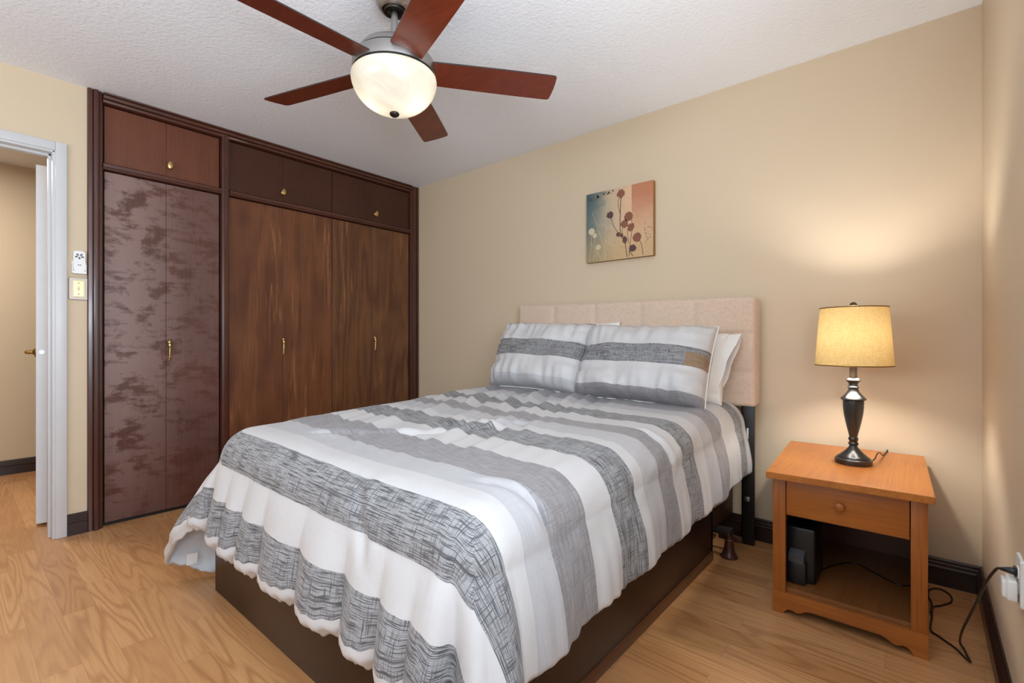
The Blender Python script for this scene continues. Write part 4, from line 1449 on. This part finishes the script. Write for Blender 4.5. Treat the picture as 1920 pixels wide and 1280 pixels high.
bm = NB(); add_lathe(bm, [(0.007, 0), (0.007, 0.006), (0.0135, 0.012), (0.016, 0.017), (0.0145, 0.022), (0.008, 0.0255), (0, 0.0262)], n=24)
bmesh.ops.transform(bm, matrix=Matrix.Translation(((nx0 + nx1) / 2 - 0.012, nyf + 0.002, 0.452)) @ Matrix.Rotation(R_(90), 4, 'X'), verts=bm.verts)
obj('knob', bm, M['oak_z'], dr)
# scalloped apron
prof = [(nx0 - 0.001, 0.082), (nx0 - 0.001, 0.0), (nx0 + 0.035, 0.0)]
W_ = nx1 - nx0


def og(t):
    return [(0.080, 0.0), (0.090, 0.012), (0.115, 0.022), (0.145, 0.023), (0.175, 0.018), (0.205, 0.021), (0.235, 0.030), (0.27, 0.036)]


left = [(nx0 + W_ * a, z) for a, z in og(0)]
right = [(nx1 - W_ * a, z) for a, z in og(0)][::-1]
prof += left + right + [(nx1 - 0.035, 0.0), (nx1 + 0.001, 0.0), (nx1 + 0.001, 0.082)]
bm = NB(); add_prism(bm, prof[::-1], (0, nyf - 0.003, 0), (1, 0, 0), (0, 0, 1), (0, 1, 0), 0.019)
obj('apron', bm, M['oak_x'], ns, smooth=False)

# black gadget standing on the shelf
gd = thing('shelf_device', 'black boxy electronic device at the left inside the nightstand', 'electronic device', (3.12, -0.50, 0.098))
bm = NB()
bm2 = boxes(((3.079, -0.60, 0.1), (3.185, -0.42, 0.315)), bevel=0.010, seg=3)
obj('body', bm2, M['black_plastic'], gd)
bm = NB()
add_prism(bm, [(-0.635, 0.208), (-0.598, 0.228), (-0.598, 0.190), (-0.630, 0.184)], (3.098, 0, 0), (0, 1, 0), (0, 0, 1), (1, 0, 0), 0.052)
obj('paper_slot', bm, M['grey_plastic'], gd)
bm = boxes(((3.092, -0.632, 0.102), (3.156, -0.598, 0.186)), bevel=0.004)
obj('front_cover', bm, M['black_plastic'], gd)
bm = NB()
add_tube(bm, smooth_path([(3.186, -0.43, 0.104), (3.22, -0.34, 0.1015), (3.28, -0.27, 0.1015), (3.36, -0.33, 0.1015), (3.43, -0.38, 0.1015), (3.48, -0.34, 0.1015)], 8), 0.0025, 8)
obj('cable', bm, M['black_plastic'], gd)

# ------------------------------------------------------------------ table lamp
LX, LY = 3.284, -0.375
lamp = thing('table_lamp', 'black urn table lamp with glowing cream shade on the nightstand', 'lamp', (LX, LY, NT_))
c = (LX, LY, NT_)
k = 1 / 1.22
Z = lambda z: z - 0.548
prof = [(0.0665, 0.0), (0.0675, 0.004), (0.0675, 0.018), (0.065, 0.021), (0.062, 0.0225), (0.060, 0.027), (0.052, 0.033), (0.040, 0.044), (0.029, 0.055), (0.019, 0.067), (0.0165, 0.074),
        (0.0205, 0.077), (0.0225, 0.081), (0.0205, 0.085), (0.0165, 0.088), (0.0185, 0.093), (0.0215, 0.098), (0.0205, 0.104), (0.0170, 0.108), (0.0175, 0.112), (0.0205, 0.122), (0.027, 0.145), (0.0335, 0.170),
        (0.040, 0.200), (0.0435, 0.228), (0.0445, 0.250), (0.0440, 0.257), (0.0525, 0.260), (0.0540, 0.2635), (0.0510, 0.268), (0.046, 0.272), (0.036, 0.281), (0.026, 0.292), (0.0215, 0.300), (0.0205, 0.304), (0.0235, 0.308), (0.0240, 0.311), (0.0200, 0.315),
        (0.0185, 0.321), (0.0215, 0.329), (0.0290, 0.336), (0.0310, 0.339), (0.0290, 0.343), (0.022, 0.348), (0.015, 0.350)]
prof = [(r * 0.94 * (k * 1.22 if False else 0.875), z) for r, z in prof]
prof = [(r * (1 + 0.16 * max(0.0, min(1.0, (0.07 - z) / 0.04))), z) for r, z in prof]
bm = NB(); add_lathe(bm, prof, c, 48)
obj('base', bm, M['lamp_black'], lamp)
bm = NB(); add_lathe(bm, [(0.0135, 0.347), (0.0145, 0.350), (0.0135, 0.354), (0.0135, 0.392), (0.016, 0.397), (0.016, 0.42), (0.013, 0.43), (0.013, 0.476)], c, 24)
obj('socket', bm, M['lamp_bronze'], lamp)
sz0, sz1, sr0, sr1 = 0.400, 0.634, 0.1335, 0.1165
bm = NB()
add_lathe(bm, [(sr0, sz0), (sr0 - 0.25 * (sr0 - sr1), sz0 + 0.25 * (sz1 - sz0)), (sr0 - 0.5 * (sr0 - sr1), (sz0 + sz1) / 2), (sr1, sz1)], c, 64, cap=False)
shd = obj('shade', bm, M['shade'], lamp)
for zz, rr in ((sz0, sr0), (sz1, sr1)):
    bm = NB()
    add_tube(bm, [(LX + rr * math.cos(2 * PI * q / 64), LY + rr * math.sin(2 * PI * q / 64), NT_ + zz) for q in range(65)], 0.0022, 8, cap=False)
    obj('shade_rim', bm, M['brass_dark'], shd)
bm = NB()
for a in (20, 140, 260):
    a = R_(a)
    add_tube(bm, [(LX, LY, NT_ + 0.628), (LX + (sr1 - 0.002) * math.cos(a), LY + (sr1 - 0.002) * math.sin(a), NT_ + 0.630)], 0.0016, 6)
for s in (-1, 1):
    add_tube(bm, smooth_path([(LX + s * 0.012, LY, NT_ + 0.41), (LX + s * 0.045, LY, NT_ + 0.47), (LX + s * 0.045, LY, NT_ + 0.585), (LX, LY, NT_ + 0.625)], 6), 0.0016, 6)
obj('harp', bm, M['brass_dark'], lamp)
bm = NB(); add_lathe(bm, [(0.004, 0.628), (0.004, 0.634), (0.012, 0.637), (0.0145, 0.644), (0.012, 0.652), (0.006, 0.657), (0, 0.658)], c, 20)
obj('finial', bm, M['lamp_bronze'], lamp)
bm = NB(); add_lathe(bm, [(0.012, 0.472), (0.014, 0.482), (0.024, 0.502), (0.029, 0.524), (0.026, 0.544), (0.015, 0.557), (0, 0.561)], c, 24)
bulb = obj('bulb', bm, M['bulb'], lamp)
bm = NB()
add_tube(bm, smooth_path([(LX + 0.050, LY + 0.020, NT_ + 0.008), (LX + 0.066, LY + 0.045, NT_ + 0.018), (LX + 0.072, LY + 0.085, NT_ + 0.032), (LX + 0.078, LY + 0.14, NT_ + 0.030), (LX + 0.085, LY + 0.22, NT_ + 0.006),
                          (LX + 0.092, LY + 0.32, NT_ + 0.003), (LX + 0.095, LY + 0.352, NT_ - 0.01), (LX + 0.097, LY + 0.356, NT_ - 0.20)], 8), 0.0026, 8)
obj('lead', bm, M['cord'], lamp)

# ------------------------------------------------------------------ outlet, adapter and cord by the right wall
ol = thing('wall_outlet', 'white outlet plate low on the right wall', 'outlet', (RX, -1.055, 0.465))
bm = NB(); add_prism(bm, rrect(0.075, 0.118, 0.006), (RX, -1.050, 0.453), (0, 1, 0), (0, 0, 1), (-1, 0, 0), 0.006)
bmesh.ops.bevel(bm, geom=[e for e in bm.edges if abs(e.verts[0].co.x - (RX - 0.006)) < 1e-4 and abs(e.verts[1].co.x - (RX - 0.006)) < 1e-4], offset=0.002, segments=2, affect='EDGES')
obj('plate', bm, M['white_plastic'], ol)
for zz in (0.4725, 0.433):
    bm = NB(); add_prism(bm, rrect(0.032, 0.026, 0.008), (RX - 0.005, -1.050, zz), (0, 1, 0), (0, 0, 1), (-1, 0, 0), 0.003)
    obj('socket', bm, M['white_plastic'], ol)
ad = NB()
add_box(ad, (RX - 0.028, -1.078, 0.405), (RX - 0.009, -1.024, 0.456), 0.005, 3)
add_box(ad, (RX - 0.036, -1.072, 0.409), (RX - 0.026, -1.029, 0.450), 0.004, 3)
tag(obj('plug_adapter', ad, M['white_plastic']), 'white plug-in adapter in the lower socket of the outlet', 'adapter')
pc = thing('power_cord', 'dark power cord hanging from outlet and looping beside the nightstand', 'cord', (3.61, -0.55, 0))
bm = NB()
add_box(bm, (RX - 0.014, -1.062, 0.462), (RX - 0.009, -1.038, 0.484), 0.002)
add_tube(bm, [(RX - 0.012, -1.050, 0.4725), (RX - 0.020, -1.050, 0.4725), (RX - 0.028, -1.048, 0.472), (RX - 0.036, -1.044, 0.470)], [0.0095, 0.0085, 0.0065, 0.0042], 12)
obj('plug', bm, M['black_plastic'], pc)
path = [(RX - 0.034, -1.045, 0.4705), (3.643, -1.030, 0.461), (3.629, -0.980, 0.406), (3.619, -0.900, 0.327), (3.608, -0.800, 0.2355), (3.597, -0.660, 0.120), (3.595, -0.56, 0.042),
        (3.598, -0.525, 0.010), (3.604, -0.53, 0.0035), (3.612, -0.58, 0.0035), (3.618, -0.617, 0.0035), (3.606, -0.60, 0.0035),
        (3.582, -0.55, 0.0035), (3.545, -0.505, 0.0035), (3.522, -0.47, 0.0035), (3.526, -0.36, 0.0035), (3.530, -0.27, 0.0035), (3.552, -0.235, 0.0035), (3.586, -0.17, 0.0035), (3.585, -0.10, 0.0035), (3.552, -0.065, 0.0035), (3.522, -0.10, 0.0035),
        (3.517, -0.18, 0.006), (3.526, -0.235, 0.009), (3.527, -0.30, 0.009), (3.522, -0.33, 0.006)]
bm = NB(); add_tube(bm, smooth_path(path, 8), 0.0033, 8)
obj('cable', bm, M['cord'], pc)
